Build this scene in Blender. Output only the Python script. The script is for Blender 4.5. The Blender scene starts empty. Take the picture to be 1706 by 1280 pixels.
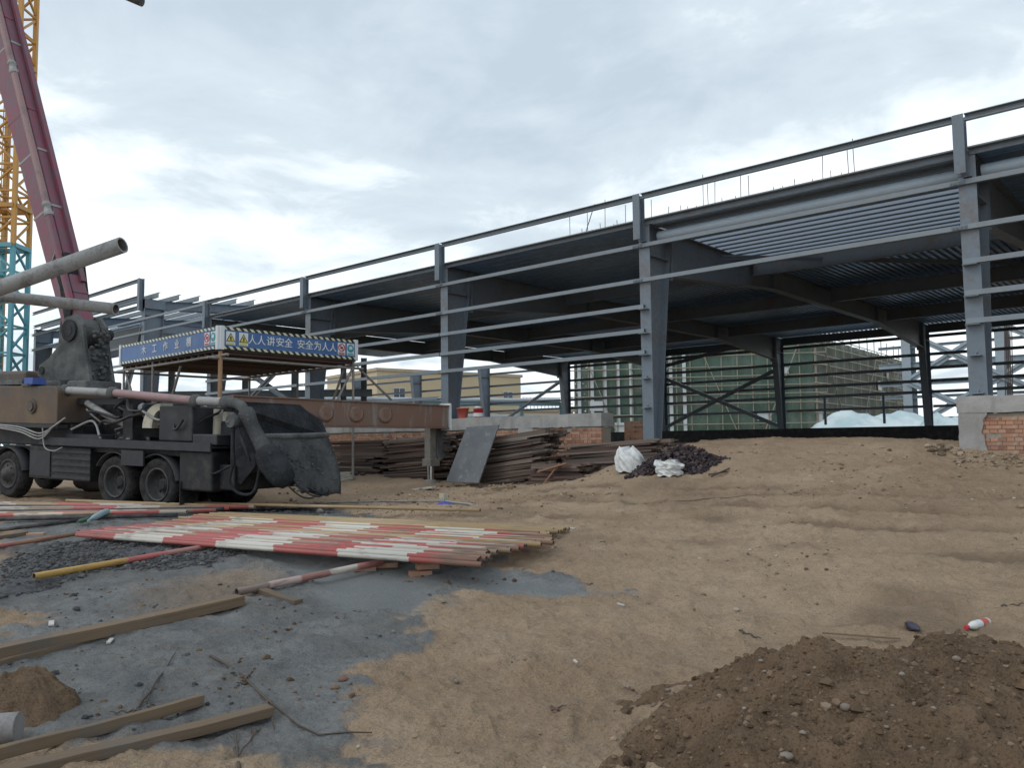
import bpy, math, random
import numpy as np
from mathutils import Matrix, Vector
R = math.radians
random.seed(7); rng = np.random.default_rng(7)
SC = bpy.context.scene; COL = SC.collection

# ------------------------------------------------------------------ camera
FPX = 1350.4                                   # focal length in pixels of a 1706 wide picture
PITCH, ROLL, YAW = R(4.11619615), R(-0.64731263), R(-41.4551234)
EYE = np.array([0, 0, 1.6])
FW = np.array([math.sin(YAW)*math.cos(PITCH), math.cos(YAW)*math.cos(PITCH), math.sin(PITCH)])
RT = np.array([math.cos(YAW), -math.sin(YAW), 0]); UP = np.cross(RT, FW)
CR = RT*math.cos(ROLL) + UP*math.sin(ROLL); CU = -RT*math.sin(ROLL) + UP*math.cos(ROLL)
cam = bpy.data.cameras.new('camera'); co = bpy.data.objects.new('camera', cam); COL.objects.link(co)
cam.sensor_fit = 'HORIZONTAL'; cam.sensor_width = 36; cam.lens = FPX/1706*36
cam.clip_start = .05; cam.clip_end = 2000
co.matrix_world = Matrix(((CR[0], CU[0], -FW[0], EYE[0]), (CR[1], CU[1], -FW[1], EYE[1]), (CR[2], CU[2], -FW[2], EYE[2]), (0, 0, 0, 1)))
SC.camera = co

# ------------------------------------------------------------------ sky, sun, exposure
SUN_EL, SUN_AZ = R(48), R(205)                 # azimuth from +Y, clockwise: behind the camera
w = bpy.data.worlds.new('World'); SC.world = w; w.use_nodes = True
N, L = w.node_tree.nodes, w.node_tree.links; N.clear()
def wn(t, **k):
    n = N.new(t)
    for a, b in k.items(): setattr(n, a, b)
    return n
sky = wn('ShaderNodeTexSky', sky_type='NISHITA'); sky.sun_disc = False
sky.sun_elevation = SUN_EL; sky.sun_rotation = SUN_AZ; sky.air_density = 1.5; sky.dust_density = 4
tc = wn('ShaderNodeTexCoord'); sep = wn('ShaderNodeSeparateXYZ'); L.new(tc.outputs['Generated'], sep.inputs[0])
mz = wn('ShaderNodeMath', operation='MAXIMUM'); L.new(sep.outputs['Z'], mz.inputs[0]); mz.inputs[1].default_value = 0
az = wn('ShaderNodeMath', operation='ADD'); L.new(mz.outputs[0], az.inputs[0]); az.inputs[1].default_value = .16
dv = wn('ShaderNodeVectorMath', operation='DIVIDE'); L.new(tc.outputs['Generated'], dv.inputs[0])
cb = wn('ShaderNodeCombineXYZ')
for i in range(3): L.new(az.outputs[0], cb.inputs[i])
L.new(cb.outputs[0], dv.inputs[1])
mp = wn('ShaderNodeMapping'); L.new(dv.outputs[0], mp.inputs[0]); mp.inputs['Scale'].default_value = (1.0, 1.0, .1); mp.inputs['Location'].default_value = (2.3, .9, 0)
n1 = wn('ShaderNodeTexNoise'); n1.inputs['Scale'].default_value = .75; n1.inputs['Detail'].default_value = 7; n1.inputs['Roughness'].default_value = .52; n1.inputs['Distortion'].default_value = .7
L.new(mp.outputs[0], n1.inputs['Vector'])
n2 = wn('ShaderNodeTexNoise'); n2.inputs['Scale'].default_value = 2.6; n2.inputs['Detail'].default_value = 8; n2.inputs['Roughness'].default_value = .6; n2.inputs['Distortion'].default_value = .4
L.new(mp.outputs[0], n2.inputs['Vector'])
mxn = wn('ShaderNodeMix', data_type='FLOAT'); mxn.inputs['Factor'].default_value = .3
L.new(n1.outputs['Fac'], mxn.inputs['A']); L.new(n2.outputs['Fac'], mxn.inputs['B'])
# the deck of cloud is thinner and brighter low down, greyer overhead
elev = wn('ShaderNodeMapRange', clamp=True); L.new(mz.outputs[0], elev.inputs['Value'])
elev.inputs['From Min'].default_value = .10; elev.inputs['From Max'].default_value = .50; elev.inputs['To Min'].default_value = .19; elev.inputs['To Max'].default_value = -.07
cs = wn('ShaderNodeMath', operation='MULTIPLY_ADD'); L.new(mxn.outputs['Result'], cs.inputs[0]); cs.inputs[1].default_value = 2.3; cs.inputs[2].default_value = -.66
ad = wn('ShaderNodeMath', operation='ADD'); L.new(cs.outputs[0], ad.inputs[0]); L.new(elev.outputs[0], ad.inputs[1])
rp = wn('ShaderNodeValToRGB'); L.new(ad.outputs[0], rp.inputs[0])
e = rp.color_ramp.elements
e[0].position = .25; e[0].color = (.25, .295, .335, 1)
e[1].position = .86; e[1].color = (.575, .612, .628, 1)
q = e.new(.47); q.color = (.315, .36, .395, 1)
q = e.new(.60); q.color = (.44, .48, .505, 1)
sc10 = wn('ShaderNodeVectorMath', operation='SCALE'); L.new(rp.outputs[0], sc10.inputs[0]); sc10.inputs['Scale'].default_value = 13.0
mxs = wn('ShaderNodeMix', data_type='RGBA'); mxs.inputs['Factor'].default_value = .95
L.new(sky.outputs[0], mxs.inputs['A']); L.new(sc10.outputs[0], mxs.inputs['B'])
bg = wn('ShaderNodeBackground'); bg.inputs['Strength'].default_value = .1; L.new(mxs.outputs['Result'], bg.inputs['Color'])
ow = wn('ShaderNodeOutputWorld'); L.new(bg.outputs[0], ow.inputs[0])
sd = bpy.data.lights.new('sun', 'SUN'); sd.energy = .5; sd.angle = R(35); sd.color = (1, .97, .93)
so = bpy.data.objects.new('sun', sd); COL.objects.link(so)
sdir = Vector((math.sin(SUN_AZ)*math.cos(SUN_EL), math.cos(SUN_AZ)*math.cos(SUN_EL), math.sin(SUN_EL)))
so.rotation_euler = (-sdir).to_track_quat('-Z', 'Y').to_euler(); so.location = sdir*60
SC.view_settings.view_transform = 'Standard'; SC.view_settings.look = 'None'
SC.view_settings.exposure = 0.85; SC.view_settings.gamma = 1; SC.view_settings.use_curve_mapping = False

# ------------------------------------------------------------------ small maths
def A3(*p): return np.array(p, float)
def nrm(v): v = np.asarray(v, float); return v/np.linalg.norm(v)
def ray(x, y): return FW + CR*(x-853)/FPX - CU*(y-640)/FPX
def at_y(x, y, Y): d = ray(x, y); return EYE + d*(Y/d[1])
def at_x(x, y, X): d = ray(x, y); return EYE + d*(X/d[0])
def at_z(x, y, Z): d = ray(x, y); return EYE + d*((Z-1.6)/d[2])
def at_d(x, y, D): return EYE + ray(x, y)*D

_tab = rng.random((256, 256))
def vnoise(x, y):
    xi = np.floor(x).astype(int); yi = np.floor(y).astype(int); fx = x-xi; fy = y-yi
    fx = fx*fx*(3-2*fx); fy = fy*fy*(3-2*fy)
    a = _tab[xi % 256, yi % 256]; b = _tab[(xi+1) % 256, yi % 256]; c = _tab[xi % 256, (yi+1) % 256]; d = _tab[(xi+1) % 256, (yi+1) % 256]
    return (a+(b-a)*fx)*(1-fy) + (c+(d-c)*fx)*fy - .5
def fbm(x, y, s, o=4, g=.5):
    r = 0; a = 1
    for k in range(o):
        r = r + a*vnoise(x/s*2**k + 17.3*k, y/s*2**k + 5.1*k); a *= g
    return r

# ------------------------------------------------------------------ terrain heights (thin plate through surveyed spots)
CP = np.array([(0, 0, 0), (-4.3, 2.7, .1), (-3, 6, .12), (-7.5, 4.4, .2), (-9.5, 3.2, .2), (-8, 7, .28), (-12, 5, .28), (-7, 9, .3), (-13.7, 7.1, .32),
    (-15.8, 7.4, .33), (-16.4, 9.4, .36), (-20.8, 6.2, .5), (-21.5, 9, .5), (-18.7, 12.6, .55), (-17, 15.4, .62), (-12.2, 15.2, .68), (-22, 14.5, .6), (-24, 11, .5),
    (-10.4, 14.6, .86), (-9.4, 16.4, 1.46), (-7, 16.5, 1.5), (-4.4, 16.4, 1.46), (-7, 13, .82), (-3, 16.1, 1.2), (-2.8, 12.5, .72), (2.5, 16, 1.2), (-5, 9.5, .36), (0, 9, .35), (1.5, 5, .1), (5, 3, .1), (6, 12, .8),
    (-7, 21, 1.5), (-7, 30, 1.45), (-16, 22, 1.4), (0, 25, 1.45), (-15, 36, 1.4), (-30, 25, 1.2), (-31, 12, .55), (-42, 9, .6), (-42, 18, .8), (-30, 2, .4), (-15, -4, .15), (0, -8, 0), (10, -6, 0), (16, 18, 1.2), (-60, 40, 1), (-20, 60, 1.2), (10, 50, 1.2), (-20, 47, 1.2)], float)
def _tps(r2): return np.where(r2 > 0, r2*np.log(np.maximum(r2, 1e-12)), 0)
_n = len(CP); _K = _tps(((CP[:, None, :2]-CP[None, :, :2])**2).sum(-1)) + np.eye(_n)*1.5
_P = np.c_[np.ones(_n), CP[:, :2]]; _M = np.block([[_K, _P], [_P.T, np.zeros((3, 3))]])
_W = np.linalg.solve(_M, np.r_[CP[:, 2], 0, 0, 0])
def base_h(x, y):
    x = np.asarray(x, float); y = np.asarray(y, float); sh = x.shape; x = x.ravel(); y = y.ravel()
    r2 = (x[:, None]-CP[None, :, 0])**2 + (y[:, None]-CP[None, :, 1])**2
    h = _tps(r2)@_W[:_n] + _W[_n] + _W[_n+1]*x + _W[_n+2]*y
    rr = np.hypot(x+8, y-15); t = np.clip((rr-34)/30, 0, 1); t = t*t*(3-2*t)
    return (h*(1-t) + .9*t).reshape(sh)
def hit(x, y, h=0.0):
    """where the sight line through a spot of the picture meets the (smooth) ground"""
    d = ray(x, y); lo, hi = 1.5, 60.0
    for n in (240, 40, 30):
        t = np.linspace(lo, hi, n); p = EYE+d*t[:, None]; b = p[:, 2] < base_h(p[:, 0], p[:, 1])+h
        k = int(np.argmax(b)) if b.any() else n-1
        lo, hi = t[max(k-1, 0)], t[k]
    return EYE+d*hi
_PC = {}
def poly_mask(px, X, Y, soft):
    """signed soft mask of a ground polygon"""
    k_ = tuple(px)
    if k_ not in _PC: _PC[k_] = np.array([hit(*p)[:2] for p in px])
    P = _PC[k_]; ins = np.zeros(X.shape, bool); dm = np.full(X.shape, 1e9)
    for i in range(len(P)):
        a, b = P[i], P[(i+1) % len(P)]
        c = ((a[1] > Y) != (b[1] > Y)); xx = (b[0]-a[0])*(Y-a[1])/((b[1]-a[1]) if b[1] != a[1] else 1e-9)+a[0]
        ins ^= c & (X < xx)
        ab = b-a; t = np.clip(((X-a[0])*ab[0]+(Y-a[1])*ab[1])/(ab@ab+1e-9), 0, 1)
        dm = np.minimum(dm, np.hypot(X-a[0]-t*ab[0], Y-a[1]-t*ab[1]))
    s = np.where(ins, dm, -dm)
    return np.clip(.5+s/soft, 0, 1)
SLURRY = [(560, 1279), (535, 1200), (600, 1110), (690, 1030), (735, 985), (860, 968), (1050, 990), (1060, 978), (920, 958), (830, 944), (700, 905), (620, 868), (540, 842), (420, 838), (200, 848), (2, 850), (2, 1000), (2, 1279)]
GRAVEL = [(2, 915), (90, 910), (180, 902), (300, 905), (420, 925), (330, 950), (210, 955), (60, 985), (2, 1005)]
DRYP = [(255, 985), (395, 962), (470, 965), (395, 1000), (250, 1040)]
PUDDLE = [(395, 925), (560, 945), (760, 960), (900, 968), (1040, 985), (860, 985), (740, 985), (690, 1025), (560, 1020), (520, 965)]
DARKW_SHADE = [(240, 855), (400, 842), (520, 838), (545, 850), (470, 862), (330, 868)]  # dark oily ground whose colour also paints the shade under the truck
def masks(X, Y):
    wx = X + .55*fbm(X, Y, .9, 4); wy = Y + .55*fbm(X+50, Y, .9, 4)
    sl = poly_mask(SLURRY, wx, wy, .5); sl = np.clip((sl-.5 + (1.0*fbm(X, Y, .45, 5)+.5*fbm(X, Y, .12, 3))*((sl > .01) & (sl < .99)))*3.2+.5, 0, 1)
    gr = poly_mask(GRAVEL, wx, wy, .6); dr = poly_mask(DRYP, wx, wy, .7)
    pu = poly_mask(PUDDLE, X+.25*fbm(X, Y, .6, 3), Y+.25*fbm(X+9, Y, .6, 3), .3); dk = poly_mask(DARKW_SHADE, wx, wy, .8)
    return np.clip(sl - .75*dr, 0, 1), gr, pu, dk
RUTS = [(((600, 838), (900, 836), (1250, 846), (1700, 858)), .17, .08), (((560, 862), (900, 862), (1250, 872), (1700, 890)), .15, .06), (((900, 832), (1200, 826), (1690, 832)), .13, .06), (((800, 822), (1150, 815), (1400, 818)), .12, .05), (((980, 905), (1300, 915), (1690, 935)), .12, .025)]
def _seg(X, Y, pts):
    dm = np.full(X.shape, 1e9)
    for a, b in zip(pts[:-1], pts[1:]):
        ab = b-a; t = np.clip(((X-a[0])*ab[0]+(Y-a[1])*ab[1])/(ab@ab), 0, 1)
        dm = np.minimum(dm, np.hypot(X-a[0]-t*ab[0], Y-a[1]-t*ab[1]))
    return dm
RUTP = [([hit(*p)[:2] for p in pp], wd, dp) for pp, wd, dp in RUTS]
def ground_h(X, Y, m=None):
    sl, gr, pu, dk = m if m is not None else masks(X, Y)
    r = np.hypot(X, Y); rough = (1-.35*sl)*(1-.8*pu)
    near = np.clip(1.3-r/40, .2, 1)
    h = .075*fbm(X, Y, 3.2, 3) + near*rough*(.05*fbm(X, Y, .8, 3) + .07*np.maximum(fbm(X+31, Y, .3, 4), 0) + .034*fbm(X, Y+7, .11, 3) + .016*np.abs(fbm(X+3, Y, .05, 2)))
    h = h - .05*rough*np.maximum(fbm(X+77, Y+3, .4, 3)-.12, 0)*(1+sl) - .035*pu + .022*sl + gr*(.015 + .03*fbm(X, Y, .12, 2)) + dk*.05*np.maximum(fbm(X, Y, .25, 3), 0)
    rg = 1-2*np.abs(fbm(X+5, Y+60, .38, 3)); h = h + near*rough*.02*np.maximum(rg-.72, 0)/.28*(1-.0*sl)
    for pts, wd, dp in RUTP:
        d = _seg(X + .3*fbm(X, Y, 1.5, 2), Y + .3*fbm(X+3, Y, 1.5, 2), pts)
        k = .5+1.3*fbm(X, Y, .28, 3)
        h = h - dp*k*np.exp(-(d/wd)**2) + .45*dp*k*np.exp(-((d-1.9*wd)/(.7*wd))**2) - .008*np.exp(-(d/(2*wd))**2)*np.sin(X*31+6*fbm(X, Y, 1, 2))
    return base_h(X, Y) + h
def gz(x, y): return float(ground_h(np.array([x]), np.array([y]))[0])
def on(px, py, dz=0.0):
    p = hit(px, py); return A3(p[0], p[1], gz(p[0], p[1])+dz)

# ------------------------------------------------------------------ mesh and object helpers
WO = {}                                        # world origin of every object
class MB:
    def __init__(s): s.v = []; s.f = []; s.sm = []
    def add(s, vs, fs, smooth=False):
        o = len(s.v); s.v.extend([tuple(map(float, q)) for q in vs]); s.f.extend([tuple(i+o for i in f) for f in fs]); s.sm.extend([smooth]*len(fs)); return s
    def hexa(s, c):                            # 8 corners: bottom loop, top loop
        return s.add(c, [(3, 2, 1, 0), (4, 5, 6, 7), (0, 1, 5, 4), (1, 2, 6, 5), (2, 3, 7, 6), (3, 0, 4, 7)])
    def box(s, x0, x1, y0, y1, z0, z1):
        return s.hexa([(x0, y0, z0), (x1, y0, z0), (x1, y1, z0), (x0, y1, z0), (x0, y0, z1), (x1, y0, z1), (x1, y1, z1), (x0, y1, z1)])
    def bar(s, p, q, wd, ht, up=(0, 0, 1), ox=0, oz=0, w2=None, h2=None):
        p, q = A3(*p), A3(*q); d = nrm(q-p); u = np.asarray(up, float)
        if abs(d@nrm(u)) > .98: u = A3(0, 1, 0)
        sx = nrm(np.cross(d, u)); uu = np.cross(sx, d); w2 = wd if w2 is None else w2; h2 = ht if h2 is None else h2
        c = []
        for pt, a, b in ((p, wd, ht), (q, w2, h2)):
            for i, j in ((-1, -1), (1, -1), (1, 1), (-1, 1)): c.append(pt + sx*(i*a/2+ox) + uu*(j*b/2+oz))
        return s.add(c, [(0, 1, 2, 3), (7, 6, 5, 4), (4, 5, 1, 0), (5, 6, 2, 1), (6, 7, 3, 2), (7, 4, 0, 3)])
    def ibeam(s, p, q, depth, fl, tf=.02, tw=.014, up=(0, 0, 1)):
        s.bar(p, q, fl, tf, up, 0, depth/2-tf/2); s.bar(p, q, fl, tf, up, 0, -depth/2+tf/2); return s.bar(p, q, tw, depth-2*tf, up)
    def cbeam(s, p, q, ht, fl, t=.012, side=1, up=(0, 0, 1)):   # channel: web, two flanges
        s.bar(p, q, t, ht, up); s.bar(p, q, fl-t, t, up, side*fl/2, ht/2-t/2); return s.bar(p, q, fl-t, t, up, side*fl/2, -ht/2+t/2)
    def tube(s, pts, r, n=10, caps=True, rad=None):
        pts = [A3(*p) for p in pts]; rings = []; prev = None
        for i, p in enumerate(pts):
            d = nrm((pts[min(i+1, len(pts)-1)]-pts[max(i-1, 0)])); 
            u = prev if prev is not None else (A3(0, 0, 1) if abs(d[2]) < .9 else A3(1, 0, 0))
            a = nrm(np.cross(d, u)); b = np.cross(a, d); prev = b; rr = rad[i] if rad else r
            rings.append([p + rr*(a*math.cos(2*math.pi*k/n)+b*math.sin(2*math.pi*k/n)) for k in range(n)])
        vs = [v for g in rings for v in g]; fs = []
        for i in range(len(pts)-1):
            for k in range(n): fs.append((i*n+k, i*n+(k+1) % n, (i+1)*n+(k+1) % n, (i+1)*n+k))
        s.add(vs, fs, True)
        if caps: s.add(rings[0], [tuple(range(n))[::-1]]); s.add(rings[-1], [tuple(range(n))])
        return s
    def hollow(s, p, q, r, ri, n=12):
        p, q = A3(*p), A3(*q); d = nrm(q-p); u = A3(0, 0, 1) if abs(d[2]) < .9 else A3(1, 0, 0); a = nrm(np.cross(d, u)); b = np.cross(a, d)
        c = [a*math.cos(2*math.pi*k/n)+b*math.sin(2*math.pi*k/n) for k in range(n)]
        vs = [p+r*k for k in c]+[q+r*k for k in c]+[p+ri*k for k in c]+[q+ri*k for k in c]; fo = []; fi = []; fe = []
        for k in range(n):
            j = (k+1) % n; fo.append((k, j, n+j, n+k)); fi.append((2*n+j, 2*n+k, 3*n+k, 3*n+j)); fe += [(j, k, 2*n+k, 2*n+j), (n+k, n+j, 3*n+j, 3*n+k)]
        o = len(s.v); s.add(vs, fo+fi, True); s.f.extend([tuple(i+o for i in f) for f in fe]); s.sm.extend([False]*len(fe)); return s
    def hose(s, pts, r, n=8, per=6):           # smooth curve through the points
        p = np.array(pts, float); q = np.r_[[2*p[0]-p[1]], p, [2*p[-1]-p[-2]]]; out = []
        for i in range(1, len(q)-2):
            for t in np.linspace(0, 1, per, endpoint=False): out.append(.5*((2*q[i])+(-q[i-1]+q[i+1])*t+(2*q[i-1]-5*q[i]+4*q[i+1]-q[i+2])*t*t+(-q[i-1]+3*q[i]-3*q[i+1]+q[i+2])*t**3))
        return s.tube(out+[p[-1]], r, n)
    def lathe(s, c, axis, prof, n=20):         # prof: (distance along axis, radius)
        ax = nrm(axis); return s.tube([A3(*c)+ax*t for t, r in prof], 0, n, True, [max(r, 1e-4) for t, r in prof])
    def prism(s, loop, off):                   # planar loop pushed along a vector
        n = len(loop); lo = [A3(*p) for p in loop]; of = A3(*off); vs = lo+[p+of for p in lo]
        return s.add(vs, [tuple(range(n))[::-1], tuple(range(n, 2*n))]+[(i, (i+1) % n, n+(i+1) % n, n+i) for i in range(n)])
    def xf(s, M): s.v = [tuple(M @ Vector(q)) for q in s.v]; return s
    def mesh(s, name, mat, org=(0, 0, 0)):
        m = bpy.data.meshes.new(name); o = np.array(org); m.from_pydata([tuple(np.array(q)-o) for q in s.v], [], s.f)
        m.polygons.foreach_set('use_smooth', s.sm); m.materials.append(MAT[mat]); m.update(); return m
    def build(s, name, mat, parent=None, bevel=0, **tagk):
        V = np.array(s.v); org = A3((V[:, 0].min()+V[:, 0].max())/2, (V[:, 1].min()+V[:, 1].max())/2, V[:, 2].min())
        o = bpy.data.objects.new(name, s.mesh(name, mat, org)); COL.objects.link(o); WO[o] = org
        o.location = org - (WO[parent] if parent else 0); o.parent = parent
        if bevel:
            b = o.modifiers.new('edge', 'BEVEL'); b.width = bevel; b.segments = 2; b.limit_method = 'ANGLE'
        if tagk: tag(o, **tagk)
        return o
def tag(o, label=None, cat=None, group=None, kind=None):
    for k, v in (('label', label), ('category', cat), ('group', group), ('kind', kind)):
        if v: o[k] = v
    return o
def thing(name, loc, label, cat, group=None):
    o = bpy.data.objects.new(name, None); COL.objects.link(o); o.empty_display_size = .2
    o.location = tuple(loc); WO[o] = A3(*loc); return tag(o, label, cat, group)
def inst(name, mesh, M, parent=None, **tagk):
    """another object on shared mesh data, at world matrix M"""
    o = bpy.data.objects.new(name, mesh); COL.objects.link(o); t = M.to_translation(); WO[o] = A3(*t); o.parent = parent
    if parent: M = Matrix.Translation(-Vector(WO[parent])) @ M
    o.matrix_basis = M
    if tagk: tag(o, **tagk)
    return o
def frame_m(p, x, up=(0, 0, 1), s=(1, 1, 1)):  # matrix with local x along a direction
    x = nrm(x); y = nrm(np.cross(up, x)); z = np.cross(x, y)
    return Matrix(((x[0]*s[0], y[0]*s[1], z[0]*s[2], p[0]), (x[1]*s[0], y[1]*s[1], z[1]*s[2], p[1]), (x[2]*s[0], y[2]*s[1], z[2]*s[2], p[2]), (0, 0, 0, 1)))

# ------------------------------------------------------------------ materials
MAT = {}
class NT:
    def __init__(s, name, rough=.7, metal=0, spec=.4):
        m = bpy.data.materials.new(name); m.use_nodes = True; s.t = m.node_tree; s.m = m; s.b = s.t.nodes['Principled BSDF']; MAT[name] = m
        s.b.inputs['Roughness'].default_value = rough; s.b.inputs['Metallic'].default_value = metal; s.b.inputs['Specular IOR Level'].default_value = spec
        s.c = s.n('ShaderNodeTexCoord')
    def n(s, t, **k):
        n = s.t.nodes.new(t)
        for a, b in k.items(): setattr(n, a, b)
        return n
    def l(s, a, b): s.t.links.new(a, b)
    def noise(s, sc, det=4, ro=.55, co='Object', stretch=None, dist=0):
        n = s.n('ShaderNodeTexNoise'); n.inputs['Scale'].default_value = sc; n.inputs['Detail'].default_value = det; n.inputs['Roughness'].default_value = ro; n.inputs['Distortion'].default_value = dist
        src = s.c.outputs[co]
        if co == 'World': pass
        if stretch:
            m = s.n('ShaderNodeMapping'); m.inputs['Scale'].default_value = stretch; s.l(src, m.inputs[0]); src = m.outputs[0]
        s.l(src, n.inputs['Vector']); return n.outputs['Fac']
    def ramp(s, fac, stops):
        r = s.n('ShaderNodeValToRGB'); s.l(fac, r.inputs[0]); e = r.color_ramp.elements
        e[0].position, e[0].color = stops[0][0], (*stops[0][1], 1); e[1].position, e[1].color = stops[-1][0], (*stops[-1][1], 1)
        for p, c in stops[1:-1]: q = e.new(p); q.color = (*c, 1)
        return r.outputs[0]
    def step(s, fac, a, b):
        r = s.n('ShaderNodeMapRange', clamp=True); s.l(fac, r.inputs[0]); r.inputs[1].default_value = a; r.inputs[2].default_value = b; return r.outputs[0]
    def mix(s, f, a, b):
        m = s.n('ShaderNodeMix', data_type='RGBA')
        for k, v in (('Factor', f), ('A', a), ('B', b)):
            if isinstance(v, (int, float)): m.inputs[k].default_value = v
            elif isinstance(v, tuple): m.inputs[k].default_value = (*v, 1)
            else: s.l(v, m.inputs[k])
        return m.outputs['Result']
    def math(s, op, a, b=0):
        m = s.n('ShaderNodeMath', operation=op)
        for i, v in enumerate((a, b)):
            if isinstance(v, (int, float)): m.inputs[i].default_value = v
            else: s.l(v, m.inputs[i])
        return m.outputs[0]
    def rnd(s): return s.n('ShaderNodeObjectInfo').outputs['Random']
    def attr(s, a): n = s.n('ShaderNodeAttribute'); n.attribute_name = a; return n.outputs['Fac']
    def col(s, c):
        if isinstance(c, tuple): s.b.inputs['Base Color'].default_value = (*c, 1)
        else: s.l(c, s.b.inputs['Base Color'])
        return s
    def rough(s, c): s.l(c, s.b.inputs['Roughness']); return s
    def bump(s, h, st=.3, d=.02):
        b = s.n('ShaderNodeBump'); b.inputs['Strength'].default_value = st; b.inputs['Distance'].default_value = d; s.l(h, b.inputs['Height']); s.l(b.outputs[0], s.b.inputs['Normal']); return s
def mul(c, k): return tuple(x*k for x in c)
def worn(name, c, dirt=(.12, .1, .085), amt=.5, sc=3, rough=.6, spec=.35, bump=.1, metal=0, var=.18, stretch=None):
    """paint or sheet with broad fading, dirt and scuffs"""
    s = NT(name, rough, metal, spec); a = s.noise(sc, 6, .6, stretch=stretch); b = s.noise(sc*9, 4, .6)
    base = s.mix(a, mul(c, 1-var), mul(c, 1+var)); rv = s.rnd(); base = s.mix(s.math('MULTIPLY', rv, .3), base, mul(c, .75))
    f = s.math('MULTIPLY', s.step(s.math('ADD', a, s.math('MULTIPLY', b, .5)), .72, .98), amt)
    s.col(s.mix(f, base, dirt)).bump(b, bump, .01); s.rough(s.math('ADD', s.math('MULTIPLY', b, .3), rough-.15)); return s

def make_materials():
    # ground: trampled sand, grey cement slurry, gravel, wet film
    s = NT('sand_ground', .95, 0, .2); a = s.noise(.35, 6, .6); b = s.noise(2.2, 7, .65); c = s.noise(14, 6, .7); d = s.noise(70, 4, .7); wsp = s.noise(5, 6, .65, stretch=(.4, 1, 1))
    sand = s.mix(s.step(a, .38, .64), (.335, .238, .158), (.455, .338, .232)); sand = s.mix(s.math('MULTIPLY', s.step(b, .5, .7), .5), sand, (.225, .163, .112))
    sand = s.mix(s.math('MULTIPLY', s.step(wsp, .53, .7), .45), sand, (.46, .362, .268)); sand = s.mix(s.math('MULTIPLY', s.step(c, .56, .70), .7), sand, (.19, .138, .098))
    sand = s.mix(s.math('MULTIPLY', s.step(d, .53, .68), .5), sand, (.47, .39, .30)); sand = s.mix(s.math('MULTIPLY', s.step(d, .47, .33), .6), sand, (.165, .116, .078))
    sl = s.mix(s.step(b, .35, .68), (.145, .15, .153), (.27, .274, .274)); sl = s.mix(s.math('MULTIPLY', s.step(c, .5, .72), .75), sl, (.10, .105, .108)); sl = s.mix(s.math('MULTIPLY', s.step(wsp, .48, .68), .5), sl, (.205, .175, .14))
    sl = s.mix(s.math('MULTIPLY', s.step(d, .54, .68), .4), sl, (.31, .315, .31)); sl = s.mix(s.math('MULTIPLY', s.step(d, .46, .33), .55), sl, (.085, .085, .085)); sl = s.mix(s.math('MULTIPLY', s.step(a, .5, .62), .35), sl, (.12, .115, .105))
    g = s.mix(s.step(c, .35, .65), (.05, .048, .055), (.15, .15, .155))
    sand = s.mix(s.math('MULTIPLY', s.attr('track'), .75), sand, s.mix(c, (.15, .105, .07), (.23, .165, .115))); colr = s.mix(s.attr('slurry'), sand, sl); colr = s.mix(s.attr('gravel'), colr, g); colr = s.mix(s.math('MULTIPLY', s.attr('puddle'), .75), colr, s.mix(b, (.17, .185, .19), (.22, .235, .24))); colr = s.mix(s.attr('oil_and_shade'), colr, s.mix(c, (.02, .022, .026), (.06, .062, .068)))
    f30 = s.noise(32, 5, .75); colr = s.mix(s.math('MULTIPLY', s.step(f30, .54, .66), .5), colr, s.mix(.6, colr, (.03, .026, .024))); s.col(colr); rr = s.math('SUBTRACT', .95, s.math('MULTIPLY', s.attr('slurry'), .22)); rr = s.math('SUBTRACT', rr, s.math('MULTIPLY', s.attr('puddle'), .42)); s.rough(rr)
    hh = s.math('ADD', c, s.math('MULTIPLY', d, .5)); hh = s.math('MULTIPLY', hh, s.math('SUBTRACT', 1, s.math('MULTIPLY', s.attr('puddle'), .9))); hh = s.math('ADD', hh, s.math('MULTIPLY', f30, .8)); s.bump(hh, 1.0, .035)
    # soil of the heap
    s = NT('soil', .97, 0, .15); a = s.noise(2.2, 6, .6); b = s.noise(16, 7, .7); c = s.noise(75, 4, .7)
    k = s.mix(s.step(a, .35, .65), (.112, .074, .047), (.195, .132, .086)); k = s.mix(s.math('MULTIPLY', s.step(b, .56, .72), .7), k, (.04, .027, .018)); k = s.mix(s.math('MULTIPLY', s.step(c, .52, .66), .55), k, (.20, .148, .104)); k = s.mix(s.math('MULTIPLY', s.step(c, .47, .34), .6), k, (.035, .024, .016))
    s.col(k).bump(s.math('ADD', b, s.math('MULTIPLY', c, .6)), .9, .03)
    s = NT('stone', .85, 0, .3); a = s.noise(12, 5, .6); r = s.rnd(); k = s.ramp(r, [(0, (.17, .14, .115)), (.4, (.26, .23, .20)), (.7, (.21, .17, .135)), (1, (.33, .31, .29))]); s.col(s.mix(s.step(a, .4, .7), k, (.12, .10, .085))).bump(a, .4, .01)
    s = NT('red_stone', .8, 0, .3); a = s.noise(25, 5, .6); s.col(s.mix(a, (.11, .055, .04), (.22, .12, .09))).bump(a, .4, .01)
    s = NT('gravel_grey', .9, 0, .25); a = s.noise(30, 3); i = s.n('ShaderNodeNewGeometry').outputs['Random Per Island']; k = s.ramp(i, [(0, (.045, .045, .05)), (.6, (.10, .10, .105)), (1, (.2, .195, .19))]); s.col(s.mix(a, mul((1, 1, 1), .05), k))
    s = NT('gravel_tan', .92, 0, .2); i = s.n('ShaderNodeNewGeometry').outputs['Random Per Island']; s.col(s.ramp(i, [(0, (.10, .073, .052)), (.5, (.22, .165, .118)), (.9, (.34, .265, .19)), (1, (.40, .35, .29))]))
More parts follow.
